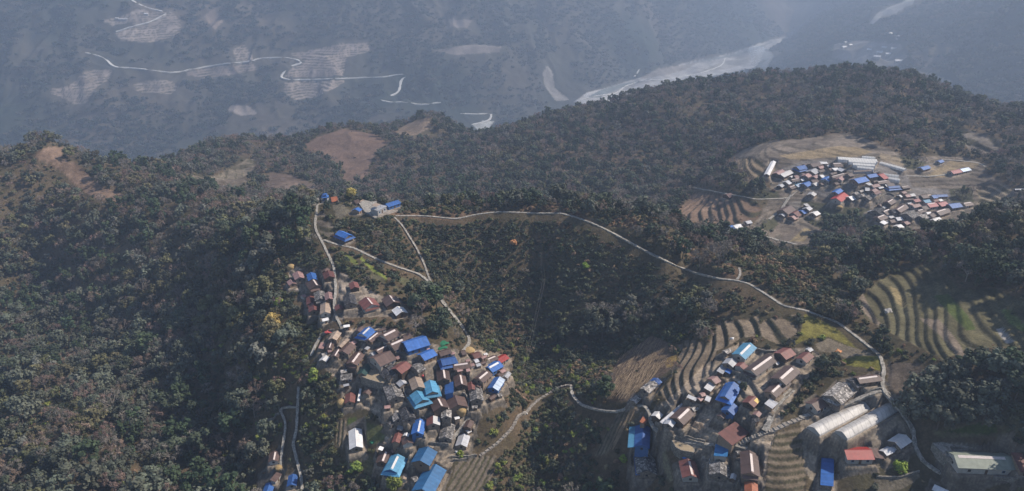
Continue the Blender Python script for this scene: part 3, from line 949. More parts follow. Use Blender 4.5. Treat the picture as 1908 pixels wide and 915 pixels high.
def ribbon(name, P, zz, w, mat, lift, steps=False):
    v, f = [], []
    n = len(P)
    d = np.gradient(P, axis=0)
    d /= np.maximum(np.linalg.norm(d, axis=1, keepdims=True), 1e-6)
    nr = np.stack([-d[:, 1], d[:, 0]], 1)
    last = None
    for i in range(n):
        ww = w * .5 * (1 + .22 * math.sin(i * 1.7) * math.sin(i * .37))
        z = zz[i] + lift + (0.0 if not steps else (.16 if (i % 2) else -.02))
        a, b = P[i] + nr[i] * ww, P[i] - nr[i] * ww
        drop = z - (.9 if lift < 1 else 4)
        ring = [(a[0], a[1], drop), (a[0], a[1], z), (b[0], b[1], z), (b[0], b[1], drop)]
        k = len(v)
        v += ring
        if last is not None:
            for j in range(3):
                f.append((last + j, last + j + 1, k + j + 1, k + j))
        last = k
        if steps and i < n - 1:
            e = P[i] + (P[i + 1] - P[i]) * .82
            a, b = e + nr[i] * ww, e - nr[i] * ww
            k = len(v)
            v += [(a[0], a[1], drop), (a[0], a[1], z), (b[0], b[1], z), (b[0], b[1], drop)]
            for j in range(3):
                f.append((last + j, last + j + 1, k + j + 1, k + j))
            last = k
    return obj_from(name, v, f, mat)


for kind, P, zz, w, rng in path_lines:
    far_p = rng[0] > 1000
    o = ribbon(kind, P, zz, w, MATS['dirt_road'] if kind == 'road' else MATS['steps' if kind == 'stone_steps' else 'path'], 1.2 if far_p else .16, kind == 'stone_steps')
    lab = {'road': 'pale dirt road winding across the hazy far slope', 'footpath': 'stone paved footpath on the hillside', 'stone_steps': 'flight of stone steps between the villages'}[kind]
    tag(o, lab, {'road': 'road', 'footpath': 'path', 'stone_steps': 'steps'}[kind], kind='structure')

# ------------------------------------------------------------------ sky, sun, air
SUN_EL, SUN_AZ = R(44), R(14)       # azimuth: from the right of the picture towards the back
sdir = Vector((math.cos(SUN_EL) * math.cos(SUN_AZ), math.cos(SUN_EL) * math.sin(SUN_AZ), math.sin(SUN_EL)))
world = bpy.data.worlds.new('World')
scene.world = world
world.use_nodes = True
wn = world.node_tree
bg = wn.nodes['Background']
sky = wn.nodes.new('ShaderNodeTexSky')
sky.sky_type = 'NISHITA'
sky.sun_disc = False
sky.sun_elevation = SUN_EL
sky.sun_rotation = math.atan2(sdir.x, sdir.y)
sky.altitude = 1500
sky.dust_density = 2.0
wn.links.new(sky.outputs[0], bg.inputs['Color'])
bg.inputs['Strength'].default_value = 0.085
sl_ = bpy.data.lights.new('sun', 'SUN')
sl_.energy = 3.2
sl_.angle = R(.53)
sl_.color = (1.0, .91, .79)
so = bpy.data.objects.new('sun', sl_)
COL.objects.link(so)
so.rotation_euler = sdir.to_track_quat('Z', 'Y').to_euler()

hz = MB().box(-4400, 4400, -150, 5400, float(GZ.min()) - 1.0, 75)
haze = hz.build('haze', None)
hm = bpy.data.materials.new('air')
hm.use_nodes = True
hm.node_tree.nodes.clear()
ho = hm.node_tree.nodes.new('ShaderNodeOutputMaterial')
hv = hm.node_tree.nodes.new('ShaderNodeVolumePrincipled')
hv.inputs['Color'].default_value = (.58, .72, .97, 1)
hv.inputs['Density'].default_value = 2.25e-4
hv.inputs['Anisotropy'].default_value = .2
hm.node_tree.links.new(hv.outputs[0], ho.inputs['Volume'])
haze.data.materials.clear()
haze.data.materials.append(hm)
tag(haze, 'pale blue haze filling the valley', 'haze', kind='stuff')

scene.render.engine = 'CYCLES'
cy = scene.cycles
cy.use_denoising = True
cy.max_bounces = 6
cy.diffuse_bounces = 2
cy.glossy_bounces = 2
cy.transmission_bounces = 2
cy.volume_bounces = 0
cy.transparent_max_bounces = 8
cy.use_adaptive_sampling = True
cy.adaptive_threshold = 0.02
cy.sample_clamp_indirect = 5
scene.view_settings.view_transform = 'Standard'
scene.view_settings.look = 'None'
scene.view_settings.gamma = 1.0
scene.view_settings.use_curve_mapping = False
scene.view_settings.exposure = 0.8

# ------------------------------------------------------------------ houses
# ridge end, ridge end, middle of one eave (in the named detail view), roof, options | own label
# options: s ridge sheet, t two-tiered with a skirt roof, m single pitch, w pale eave-side slope, y yellow sheet, k kept as shed
HOUSES = """
#A main village
360 270 440 150 450 265 tn
300 430 345 310 372 390 br s
120 440 160 350 212 410 rp m
480 405 610 278 590 355 tn
540 490 670 360 700 465 br
395 565 460 460 482 545 br s
190 640 250 570 292 620 wh
690 672 812 510 842 630 br s
860 860 960 712 985 815 gr | dark green tin roofed house above the left end of the big tan yard
790 140 862 72 890 115 br
870 192 982 86 985 200 bl ts | bright blue two tiered roof at the top of the main village with pale ridge
980 290 1130 172 1085 290 br s
1235 215 1430 118 1395 265 br s | largest brown tin house at the top of the main village, pale ridge sheet
1360 370 1560 282 1500 435 br s
1120 475 1310 380 1245 482 br s
1080 610 1335 492 1310 672 br | wide plain brown roof with white plastic along its edge, main village centre
1450 790 1620 672 1608 815 rd
905 450 952 410 962 462 si m
1560 240 1680 198 1640 282 br
180 540 260 520 230 572 sp
680 352 740 312 762 355 rp
280 480 340 470 330 502 rp
1140 132 1260 97 1232 132 br
1020 540 1080 502 1100 542 si
500 822 600 802 580 852 sp
1290 772 1380 722 1402 792 sd
1440 602 1500 572 1510 612 rp
560 722 640 700 640 760 sd
#r1 main village
1045 603 1190 560 1128 640 bl | long bright blue roof set high on the right in the main village
1110 775 1160 750 1165 800 sl
#B main village
130 556 332 466 300 595 bl | plain blue house just below the long bright blue roof
440 512 622 458 560 548 br
810 502 880 480 850 552 br
480 645 710 602 602 712 bl t | blue two tiered roof in the middle right of the main village
1010 552 1130 512 1100 602 rd
1230 640 1402 570 1345 665 br s
1430 632 1572 552 1540 660 red | bright red roof at the upper right tip of the main village
1290 762 1452 672 1415 808 bl s | blue house directly below the bright red roof
700 722 940 690 820 788 br s
1040 652 1100 630 1080 685 si
970 722 1030 700 1012 748 rp
1070 722 1140 702 1112 748 si
890 650 960 632 930 668 rp
230 462 270 442 276 477 rp
740 802 830 782 800 832 rp
900 802 960 792 950 832 rp
1160 602 1240 562 1230 602 rp
1200 542 1260 526 1250 556 wh
1480 832 1560 792 1580 832 rp
1150 692 1230 662 1210 702 br
640 522 700 512 690 542 rp
#C main village
140 172 320 152 235 240 sl
180 332 270 312 226 356 si m
285 612 300 470 372 540 rd
420 602 452 410 468 500 wh m
560 472 622 402 642 470 br
1075 522 990 302 1152 430 sl | grey slate house casting a dark shadow right below the tan yard
1110 912 1080 780 1165 855 sp
1300 882 1230 722 1372 835 sd
1460 362 1400 202 1522 290 tn
1700 442 1652 262 1770 372 lb t | light blue two tiered roof, upper of the pair in the main village
1530 585 1428 440 1596 540 lb t | light blue two tiered roof, lower of the pair in the main village
890 65 965 150 1012 112 sd
1000 82 1080 142 1122 92 sd
1150 252 1212 312 1232 272 si
880 702 980 692 950 732 rp
#D main village
470 690 370 500 542 622 br s
520 215 496 46 600 150 br s
815 312 786 162 888 250 br s
690 458 682 290 560 400 bl m | flat bright blue lean-to roof against a brown house
1120 217 1262 102 1245 240 br s
1000 402 986 286 1045 345 rd
1090 362 1102 322 1150 345 br
1085 562 1060 372 1170 500 sl | mottled slate house at the right edge of the main village
1360 372 1470 202 1492 345 bl w | blue house with one white striped slope at the right edge of the main village
1560 192 1620 112 1650 162 si
1440 160 1520 100 1540 150 br
760 672 702 518 866 590 br
560 862 566 722 640 790 sp
705 895 780 875 742 902 wh
1000 702 1090 692 1050 722 sp
1300 562 1390 502 1402 542 br
1440 502 1500 482 1500 522 sp
#E main village
1070 162 1072 40 1170 102 rd w | small red roof with one white side above the big slate house
1280 392 1332 165 1405 330 sl | big old slate house with a black end wall beside the straw yard
1650 222 1702 112 1730 205 br
1548 522 1602 352 1665 462 si
800 302 842 106 912 240 bl s | bright blue gabled house in the lower middle of the main village
430 472 490 312 520 415 rd
600 372 625 330 660 362 wh
640 492 612 392 702 442 br
450 272 470 202 546 240 si m
130 612 162 560 212 602 wh m
195 802 257 642 325 745 br s
1640 302 1700 272 1712 312 wh
310 172 380 122 402 172 sd
360 642 410 622 402 662 rp
#F main village
350 522 458 300 525 432 lb ts | turquoise two tiered roof at the lower left of the main village
855 382 980 165 1065 335 bm | mid blue roof near the bottom of the main village, shorter of two
890 862 1110 472 1175 722 bm | longest blue roof at the very bottom of the main village
720 702 790 662 792 730 sl
560 702 572 612 612 672 tn
870 562 890 492 915 530 wh
#r2 main village
700 572 692 452 738 512 wh | plain white gabled shed alone among bushes left of the main village
#G upper hamlet
550 352 500 232 615 300 rp
400 482 350 412 440 450 rp
830 382 790 256 892 320 bl | small bright blue roof at the top of the upper hamlet
900 522 820 402 985 470 br s
990 802 962 642 1076 722 sl
780 902 772 742 852 820 rd
1180 802 1162 672 1246 740 rp
1640 892 1592 712 1726 802 sd | dark slate house in the middle of the upper hamlet
1190 332 1150 216 1265 272 rd
1090 222 1130 162 1190 192 br
1730 562 1690 452 1790 512 rd
600 752 660 722 650 782 rp
#H upper hamlet
820 525 712 392 892 455 rd s
1290 472 1192 342 1372 422 br s
1470 690 1376 582 1522 642 wh | white tin roof at the right end of the upper hamlet
140 622 112 542 200 592 rd
#r1 upper hamlet
480 382 482 315 515 345 tn
400 367 396 322 432 345 rd
458 436 500 426 482 445 wh
#W ridge
600 705 745 768 650 800 bl t | blue two tiered hall standing alone below the ridge shrine
1325 287 1506 229 1450 327 bl | blue house on the ridge where the white trail starts
850 372 892 340 925 388 bl | tiny blue hut below the ridge courtyard
470 187 562 176 520 214 orr
890 266 962 220 950 280 tn m
825 240 895 220 870 252 br
#I right village
445 255 612 92 620 255 lb s | sky blue gabled house at the top of the right village
190 222 282 182 252 252 sp
245 422 316 342 365 432 si
50 552 130 452 205 520 si m
190 562 242 492 302 550 bl m
660 520 985 290 985 440 br s | largest brown house right of the sky blue house
440 472 512 412 542 502 rd
1140 255 1302 172 1300 310 rd
1500 342 1622 242 1642 352 rd
1130 670 1340 485 1375 642 br s
985 900 1200 705 1235 832 br s
1600 192 1660 162 1690 202 si
1050 422 1100 402 1102 442 si
#J right village
560 432 702 202 718 352 bl t | big blue two tiered roof in the middle of the right village
605 672 702 562 745 690 bl | small blue roof touching the big blue two tiered one
200 292 282 196 348 290 wh m
210 502 242 427 306 472 si m
960 542 1062 442 1095 562 rd y | red brown roof patched with one yellow sheet
1232 562 1322 477 1385 602 si m
1080 752 1132 692 1162 752 rp
480 772 522 722 572 762 br
330 152 420 102 462 182 rp
140 402 210 382 202 432 rp
1050 842 1120 802 1132 852 sd
#r4 right village
1100 452 1227 367 1262 488 rd m | long red brown single pitch roof beside the stone steps
#K right village
290 312 500 142 462 285 sp e | grey roofed house with a blue front sheet beside the stalk field
850 802 1032 632 1062 792 br s
560 862 900 572 940 602 si m
470 772 532 702 592 752 wh
200 872 252 792 312 852 orr m
90 512 182 422 205 492 sp
1090 642 1182 602 1175 672 sp
1040 412 1182 472 1100 492 wh m
#K right village
690 905 775 790 830 850 si
1200 482 1260 442 1282 492 rp
#L right village
230 362 242 136 310 260 bl g | blue house with a lighter blue side roof left of the right village
290 662 262 482 368 570 sl
205 712 180 512 150 612 bl m | narrow strip of blue roof beside a slate house
805 712 766 546 862 642 rd s
1145 692 1140 512 1236 622 sl | slate house with an open gable at the bottom of the right village
240 442 300 432 302 472 sp
#M right village
760 396 780 236 602 310 bm m | square mid blue roof below the stone steps
1110 612 1086 332 1205 502 br s | biggest brown house at the bottom of the right village with wide pale ridge
1120 915 1115 772 1195 842 orr
840 722 858 652 876 692 wh
900 332 960 322 942 362 sp
#N right village
410 372 592 222 570 402 sp | large pale slab roofed farmhouse left of the two plastic greenhouses
150 472 282 412 262 522 br
640 192 742 162 715 262 sd
720 156 952 126 850 202 br s | long brown shed with white ridge strip next to the stone trail
#O right village
480 352 822 352 670 466 red b | red gabled barn below the two plastic greenhouses
316 832 322 490 172 642 bl m | bright blue narrow roof at the bottom left of the red barn
1160 242 1300 152 1305 272 wh | white gabled shed between the greenhouses and the stone trail
1000 372 1102 322 1085 402 si
1105 335 1150 315 1150 350 si
#P right village
500 458 1182 486 880 632 hg hs | long grey green hall with a white end wall at the lower right corner
1195 425 1322 436 1300 632 rd m | dark red annex at the right end of the grey green hall
235 832 402 908 250 910 wh m
#X lower left
275 342 302 202 372 290 br s
600 782 626 606 692 700 bl | small bright blue house at the bottom left below the main village
160 912 222 752 275 842 bl | blue house cut by the bottom edge at the lower left
220 702 330 572 382 642 br m
#Q far village
110 432 242 172 285 195 wh | white gabled greenhouse alone at the left of the far village
310 422 430 352 450 432 rp
400 452 592 366 640 420 wh
740 292 900 256 850 352 bl t | blue two tiered roof at the upper left of the far village
900 242 1000 226 962 272 br
1030 232 1220 192 1125 292 br
1215 186 1370 186 1300 222 wh m
1520 216 1680 211 1602 252 br s
1490 322 1600 311 1560 366 wh m
1660 311 1760 352 1690 352 wh
1040 382 1130 322 1172 402 si
920 472 1000 422 1045 472 rp
1200 372 1310 342 1282 392 br
630 562 780 542 702 602 br s
500 612 560 582 592 642 si
590 722 700 682 682 742 br s
720 682 820 642 792 706 lb w
890 652 1010 602 982 692 bl
1090 652 1160 622 1192 672 wh
1350 552 1420 492 1440 572 bl
1230 472 1300 462 1272 502 wh
1100 502 1170 462 1182 512 rp
1460 432 1600 392 1542 442 br
1500 492 1760 426 1662 492 br s
1640 542 1710 482 1752 532 rp
1040 872 1090 826 1142 872 wh
1560 822 1660 756 1662 832 bl | blue roof touching the red one in the far village
370 692 430 652 462 692 si
600 502 650 482 642 512 wh
680 482 760 472 722 502 rp
1050 572 1180 562 1112 592 br
1240 642 1330 622 1302 662 br
1600 562 1660 542 1652 582 rp
1200 292 1300 272 1282 312 rp
1380 262 1430 252 1422 276 si
1420 332 1480 320 1462 352 br
820 562 880 547 862 582 si
840 440 900 420 890 460 br
1330 620 1400 600 1380 650 br
1540 640 1620 610 1610 660 br
#R far village
590 432 930 412 760 492 br | long brown roof under the white greenhouses in the far village
870 522 1050 492 992 576 bl
600 612 820 562 762 672 bl
1120 522 1210 492 1212 600 red | red roof against the small white greenhouse in the far village
830 702 900 682 905 736 wh m
1100 662 1300 636 1222 712 br s
960 742 1100 712 1062 772 rp
970 852 1040 806 1055 876 rp
1320 772 1540 752 1442 842 bl t | blue two tiered roof in the right middle of the far village
1610 772 1750 752 1682 788 br s
970 432 1100 412 1042 452 sl
1000 652 1080 642 1052 682 br
830 792 920 802 882 822 wh
1250 732 1320 722 1292 752 wh
700 862 800 832 782 872 sp
450 502 540 482 522 542 br
1110 792 1200 772 1162 802 si
1280 702 1420 692 1362 722 br
#S far village
190 292 330 192 302 322 red | red gabled roof just below a blue one in the far village
530 202 610 166 612 212 sp
420 272 500 252 525 312 wh
740 272 840 212 862 282 sl | old slate house in the middle of the far village
1160 362 1250 312 1262 382 br s
940 532 1060 472 1032 592 sd
1080 542 1180 502 1182 582 br s
970 652 1090 606 1092 682 br s
1010 752 1080 716 1122 766 wh m
1340 502 1470 426 1452 522 br s
1310 662 1420 652 1452 702 si
1200 712 1330 692 1292 742 br
1340 822 1410 792 1442 852 wh
1470 752 1540 726 1552 776 rp
820 547 880 522 882 562 si
900 192 1000 152 962 212 rd
640 232 740 192 702 252 sp
1230 522 1330 502 1302 562 sd
1180 642 1250 622 1242 662 si
1140 722 1190 707 1182 732 wh
700 162 760 152 742 182 si
1370 242 1400 232 1406 272 wh
560 232 640 212 622 272 sd
1580 412 1627 392 1622 442 rp
1060 462 1110 442 1102 482 si
1000 420 1060 400 1050 440 br
#T far village
40 372 250 362 172 442 br
200 382 290 366 262 412 pk
90 622 200 562 222 662 sl
330 312 430 296 392 352 br
600 302 765 292 692 346 bl
510 312 580 302 562 352 bl
370 392 470 379 440 426 lb
440 452 570 432 522 502 pk s
630 442 750 416 712 482 pk
810 462 980 436 932 512 bl | blue roof at the right end of the far village
1060 442 1180 422 1122 482 br s
600 582 750 536 702 622 br s
280 562 380 536 352 592 br s
630 382 680 371 668 402 wh
540 387 610 376 582 406 rd
320 662 420 622 425 692 sp
540 722 640 682 612 742 wh
0 252 60 237 42 272 rp
60 302 140 292 112 322 rp
140 287 210 277 192 312 wh
230 332 300 312 292 352 br
100 442 160 432 152 472 si
180 472 300 452 272 502 rp
340 502 430 482 402 542 br
0 482 60 457 52 522 br
420 602 490 592 472 632 wh
700 542 800 532 782 572 br
430 302 490 292 472 322 tn
480 640 560 600 560 660 br
230 600 300 580 290 630 br
#U far village
300 267 410 236 382 287 bl | blue roof by the fields at the upper right of the far village
570 167 630 146 612 187 bl
770 322 900 296 850 352 pk | pink red roof standing apart right of the far village
920 292 1040 266 1002 317 bl w | pale blue roof adjoining the pink red one right of the far village
1770 602 1905 597 1842 652 wh | white tin shed cut by the right edge beyond the far village
#V small hamlet
600 312 740 232 745 342 br
940 332 1000 311 1012 372 bl | blue roof in the small hamlet below the far village
985 201 1050 191 1032 237 wh m
1040 282 1100 246 1135 292 si
800 372 880 332 922 402 rd
760 442 830 412 872 462 rp
570 402 610 376 642 412 si
1170 372 1250 336 1292 382 wh
#r6 small hamlet
370 546 400 526 412 546 bl | blue covered hut beside the track left of the small hamlet
410 531 440 519 442 536 wh
470 506 495 501 486 514 si
370 366 395 359 396 376 rp
"""
RANGE = {'main village': NEAR, 'upper hamlet': NEAR, 'ridge': (330, 480), 'right village': (150, 420), 'lower left': NEAR, 'far village': (430, 800), 'small hamlet': (400, 800)}
ROOFTXT = dict(br='brown tin', rd='red brown tin', rp='pinkish rusted tin', tn='tan tin', bl='bright blue', bm='mid blue', lb='light blue', wh='white tin', si='silver tin',
               gr='dark green', hg='grey green', red='bright red', orr='rusty orange', pk='pink red', sl='mottled slate', sd='dark slate', sp='pale slab')
GROUPTXT = {'main village': 'houses of the main village', 'upper hamlet': 'houses of the upper hamlet', 'ridge': 'buildings on the ridge', 'right village': 'houses of the right hand village',
            'lower left': 'houses at the lower left', 'far village': 'houses of the far village', 'small hamlet': 'houses of the small hamlet'}
SPOTS = []        # (x, y, radius) kept free of plants


def solve_roof(A, B, E, lift, rng, mono):
    cu, cv = (A[0] + B[0]) / 2, (A[1] + B[1]) / 2
    c = cast(cu, cv, lift, *rng)
    z0 = c.z
    a, b = Vector(hit_z(*A, z0)), Vector(hit_z(*B, z0))
    d = (b - a)
    L = d.length
    d = d / max(L, 1e-6)
    n = Vector((-d.y, d.x))
    hw = 2.0
    pitch = .20 if mono else .46
    for _ in range(8):
        e = Vector(hit_z(*E, z0 - pitch * abs(hw)))
        hw = (e - a).dot(n)
    return (a + b) / 2, z0, L, hw, d, n, pitch


def level_pad(cx, cy, d, hx, hy, z, far):
    """cut and fill: the ground under a building is level"""
    ri, ai = math.hypot(cx, cy), math.atan2(cx, cy)
    reach = math.hypot(hx, hy) + 2.5
    j0_, j1_ = np.searchsorted(AZ, [ai - reach / ri, ai + reach / ri])
    r0_, r1_ = np.searchsorted(RR, [ri - reach, ri + reach])
    sl = (slice(r0_, r1_ + 1), slice(j0_, j1_ + 1))
    dx, dy = GX[sl] - cx, GY[sl] - cy
    lx, ly = abs(dx * d.x + dy * d.y), abs(-dx * d.y + dy * d.x)
    q = np.maximum(np.maximum(lx - hx, ly - hy), 0)
    w = np.clip(1.15 - q / .9, 0, 1)
    GZ[sl] += (z - .02 - GZ[sl]) * w
    near_ = (q < 1.3)[..., None]
    c = np.where((q < .25)[..., None], np.array((.29, .235, .18)), np.array((.165, .14, .115))) * (1 + .3 * fbm(GX[sl] / 3, GY[sl] / 3, 99, 2))[..., None]
    LANDC[sl] = np.where(near_, c, LANDC[sl])
    NOVEG[sl] = np.where(q < 1.2, 2.9, NOVEG[sl])


def make_house(A, B, E, colr, opt, rng, far):
    mono = 'm' in opt
    lift = 4.5
    for _ in range(2):
        mid, z0, L, hw, d, n, pitch = solve_roof(A, B, E, lift, rng, mono)
        W = min(max(abs(hw) * 1.2, 1.0), 6.2 if not mono else 8.5)
        size = min(L, 2 * W if not mono else W)
        wh = min(max(1.15 + .16 * size, 1.35), 2.4)
        if 't' in opt: wh += .9
        if 'h' in opt: wh, W = 2.5, min(abs(hw) * 1.05, 9)
        if far: W *= 1.1
        lift = wh + pitch * W
    sgn = 1 if hw > 0 else -1
    if sgn < 0:
        d, n = -d, -n
    # local frame: x along the ridge, +y towards the given eave
    rz = math.atan2(d.y, d.x)
    L = min(max(L * (1.2 if 's' in opt and L < 16 else 1.1), 1.6), 40)
    ctr = mid.copy()
    if mono:
        ctr = ctr + n * (W / 2)
    base = z0 - lift if not mono else z0 - wh - pitch * W
    root_loc = Vector((ctr.x, ctr.y, base))
    SPOTS.append((ctr.x, ctr.y, .5 * math.hypot(L, 2 * W if not mono else W) + (.8 if not far else 1.2), .5 * max(L, W)))
    shed = size < 3.6 or L < 4.5
    level_pad(ctr.x, ctr.y, d, L / 2 + .5, (W / 2 if mono else W) + .5, base, far)
    root = empty('shed' if shed else 'house', root_loc, rz)
    hl = L / 2
    wallm = MATS['bluewall'] if (colr in ('bl', 'lb') and RNG.rand() < .45 and not far) else MATS[['wall', 'mud', 'mud', 'white_wall', 'wood'][RNG.randint(5)]]
    if colr in ('sl', 'sd', 'sp'): wallm = MATS['wall']
    if 'h' in opt: wallm = MATS['white_wall']
    roofm = MATS[colr]
    th = .10 if colr not in ('sl', 'sd', 'sp') else .22
    ov = min(.45, .06 * L)
    r = MB()
    if mono:
        y0, y1 = -W / 2, W / 2                     # high edge at -y
        zt, zl = wh + pitch * W, wh
        r.slab((-hl, y0, zt), (hl, y0, zt), (hl, y1, zl), (-hl, y1, zl), th)
        r.build('roof', roofm, root)
        w = MB()
        i = .3
        yi0, yi1, xi = y0 + i, y1 - i, hl - i
        zi0, zi1 = zt - pitch * i - th - .01, zl + pitch * i - th - .01
        w.add([(-xi, yi0, -2.5), (xi, yi0, -2.5), (xi, yi1, -2.5), (-xi, yi1, -2.5), (-xi, yi0, zi0), (xi, yi0, zi0), (xi, yi1, zi1), (-xi, yi1, zi1)],
              [(3, 2, 1, 0), (4, 5, 6, 7), (0, 1, 5, 4), (1, 2, 6, 5), (2, 3, 7, 6), (3, 0, 4, 7)])
        w.build('wall', wallm, root)
        wy, wz, wx = yi1, wh, xi
    else:
        zt, ze = wh + pitch * W, wh
        split = ('w' in opt)
        r.slab((-hl, 0, zt), (hl, 0, zt), (hl, -W, ze), (-hl, -W, ze), th)
        if not split:
            r.slab((-hl, 0, zt), (hl, 0, zt), (hl, W, ze), (-hl, W, ze), th)
            r.rod((-hl, 0, zt), (hl, 0, zt), .09, n=6)
        rf = r.build('roof', roofm, root)
        if split:
            MB().slab((-hl, 0, zt), (hl, 0, zt), (hl, W, ze), (-hl, W, ze), th).build('pale_roof_slope', MATS['wsheet' if colr != 'rd' else 'wh'], root)
        if 's' in opt:
            sw = min(.30 * W, .95) if not far else .2 * W
            x0, x1 = -hl * .72, hl * .86
            zo = .07
            MB().slab((x0, .05, zt + zo - .05 * pitch), (x1, .05, zt + zo - .05 * pitch), (x1, sw, zt + zo - sw * pitch), (x0, sw, zt + zo - sw * pitch), .04).build('ridge_sheet', MATS['strip'] if colr not in ('bl', 'lb') else MATS['wh'], rf)
        if 'y' in opt:
            zo = .08
            a_, b_, c_, e_ = -hl * .95, -hl * .1, W * .35, W * .98
            MB().slab((a_, c_, zt + zo - c_ * pitch), (b_, c_, zt + zo - c_ * pitch), (b_, e_, zt + zo - e_ * pitch), (a_, e_, zt + zo - e_ * pitch), .04).build('yellow_sheet', MATS['yel'], rf)
        if 'e' in opt:
            zo = .08
            m2 = MB()
            for s in (-1, 1):
                m2.slab((-hl - .05, 0, zt + zo), (-hl * .5, 0, zt + zo), (-hl * .5, s * W, ze + zo), (-hl - .05, s * W, ze + zo), .04)
            m2.build('blue_sheet', MATS['bl'], rf)
        i = min(.45, .12 * W + .1)
        yi, xi = W - i, hl - ov
        zi = ze + pitch * i - th - .02
        za = zt - th - .05
        w = MB()
        w.add([(-xi, -yi, -3), (xi, -yi, -3), (xi, yi, -3), (-xi, yi, -3), (-xi, -yi, zi), (xi, -yi, zi), (xi, yi, zi), (-xi, yi, zi), (-xi, 0, za), (xi, 0, za)],
              [(3, 2, 1, 0), (0, 1, 5, 4), (2, 3, 7, 6), (1, 2, 6, 9, 5), (3, 0, 4, 8, 7), (4, 5, 9, 8), (6, 7, 8, 9)])
        w.build('wall', wallm, root)
        wy, wz, wx = yi, wh, xi
        if 't' in opt:                              # skirt roof all round
            q = MB()
            o, zi_, zo_ = 1.35, wh - .55, wh - 1.25
            ix, iy = xi + .02, yi + .02
            X, Y = ix + o, iy + o
            q.slab((-ix, iy, zi_), (ix, iy, zi_), (X, Y, zo_), (-X, Y, zo_), .08)
            q.slab((ix, -iy, zi_), (-ix, -iy, zi_), (-X, -Y, zo_), (X, -Y, zo_), .08)
            q.slab((ix, iy, zi_), (ix, -iy, zi_), (X, -Y, zo_), (X, Y, zo_), .08)
            q.slab((-ix, -iy, zi_), (-ix, iy, zi_), (-X, Y, zo_), (-X, -Y, zo_), .08)
            q.build('skirt_roof', roofm, root)
            for sx in (-1, 1):
                for sy in (-1, 1):
                    MB().rod((sx * (X - .15), sy * (Y - .15), -2), (sx * (X - .15), sy * (Y - .15), zo_ + .02), .08).build('post', MATS['wood'], root)
        if 'g' in opt:
            q = MB().slab((-hl, -W + .1, ze - .12), (hl, -W + .1, ze - .12), (hl, -W - 2.4, ze - .75), (-hl, -W - 2.4, ze - .75), .08)
            q.build('side_roof', MATS['lb'], root)
            for sx in (-1, 1):
                MB().rod((sx * (hl - .2), -W - 2.2, -2), (sx * (hl - .2), -W - 2.2, ze - .74), .08).build('post', MATS['wood'], root)
        if 'b' in opt:
            q = MB().slab((-hl - 3.6, -W * .9, ze - .2), (-hl - .3, -W * .9, ze + .3), (-hl - .3, W * .8, ze + .3), (-hl - 3.6, W * .8, ze - .2), .08)
            q.build('porch_roof', MATS['br'], root)
            for sy in (-.8, .7):
                MB().rod((-hl - 3.4, W * sy, -2), (-hl - 3.4, W * sy, ze - .2), .09).build('post', MATS['wood'], root)
        if not far and colr in ('br', 'rd', 'sl', 'sp') and L > 8 and RNG.rand() < .6:
            sx = 1 if RNG.rand() < .5 else -1       # low porch roof under the gable
            q = MB().slab((sx * (xi + .01), -yi * .95, wh - .35), (sx * (xi + .01), yi * .95, wh - .35), (sx * (xi + 1.3), yi * .95, wh - .85), (sx * (xi + 1.3), -yi * .95, wh - .85), .07)
            q.build('porch_roof', roofm, root)
    # openings on the long sides and on the gable ends
    nwin = 0 if shed else (1 if far else 2)
    yd = wy + .02
    if L > 2.4:
        dr = MB().box(-.42, .42, yd - .01, yd + .05, 0, min(1.75, wz - .25)).build('door', MATS['doorm'], root)
        for s in (-1, 1):
            if nwin and wx > 2:
                for kx in ((-.6, .6) if nwin == 2 else (.55,)):
                    cx = kx * wx
                    f = MB().box(cx - .5, cx + .5, s * yd - .04, s * yd + .04, .75, min(1.75, wz - .2)).build('window', MATS['frame'] if RNG.rand() < .5 else MATS['wood'], root)
                    MB().box(cx - .38, cx + .38, s * yd - .06, s * yd + .06, .87, min(1.63, wz - .32)).build('pane', MATS['glass'], f)
        if not mono and nwin and wy > 1.4:
            for s in (-1, 1):
                cx = s * (wx + .02)
                f = MB().box(cx - .04, cx + .04, -.5, .5, .8, 1.8).build('window', MATS['wood'], root)
                MB().box(cx - .06, cx + .06, -.38, .38, .92, 1.68).build('pane', MATS['glass'], f)
    return root, shed, (L, W)


BLD = []
cur = area = None
for line in HOUSES.strip().split('\n'):
    if line.startswith('#'):
        cur, area = line[1:].split(' ', 1)
        continue
    body, _, lab = line.partition('|')
    tk = body.split()
    (A, B, E) = px(cur, [float(q) for q in tk[:6]])
    colr, opt = tk[6], (tk[7] if len(tk) > 7 else '')
    root, shed, dims = make_house(A, B, E, colr, opt, RANGE[area], area in ('far village', 'small hamlet'))
    tag(root, None, 'shed' if shed else 'house', GROUPTXT[area])
    BLD.append(dict(o=root, u=(A[0] + B[0] + E[0]) / 3, v=(A[1] + B[1] + E[1]) / 3, c=colr, opt=opt, area=area, lab=lab.strip(), shed=shed, dims=dims))

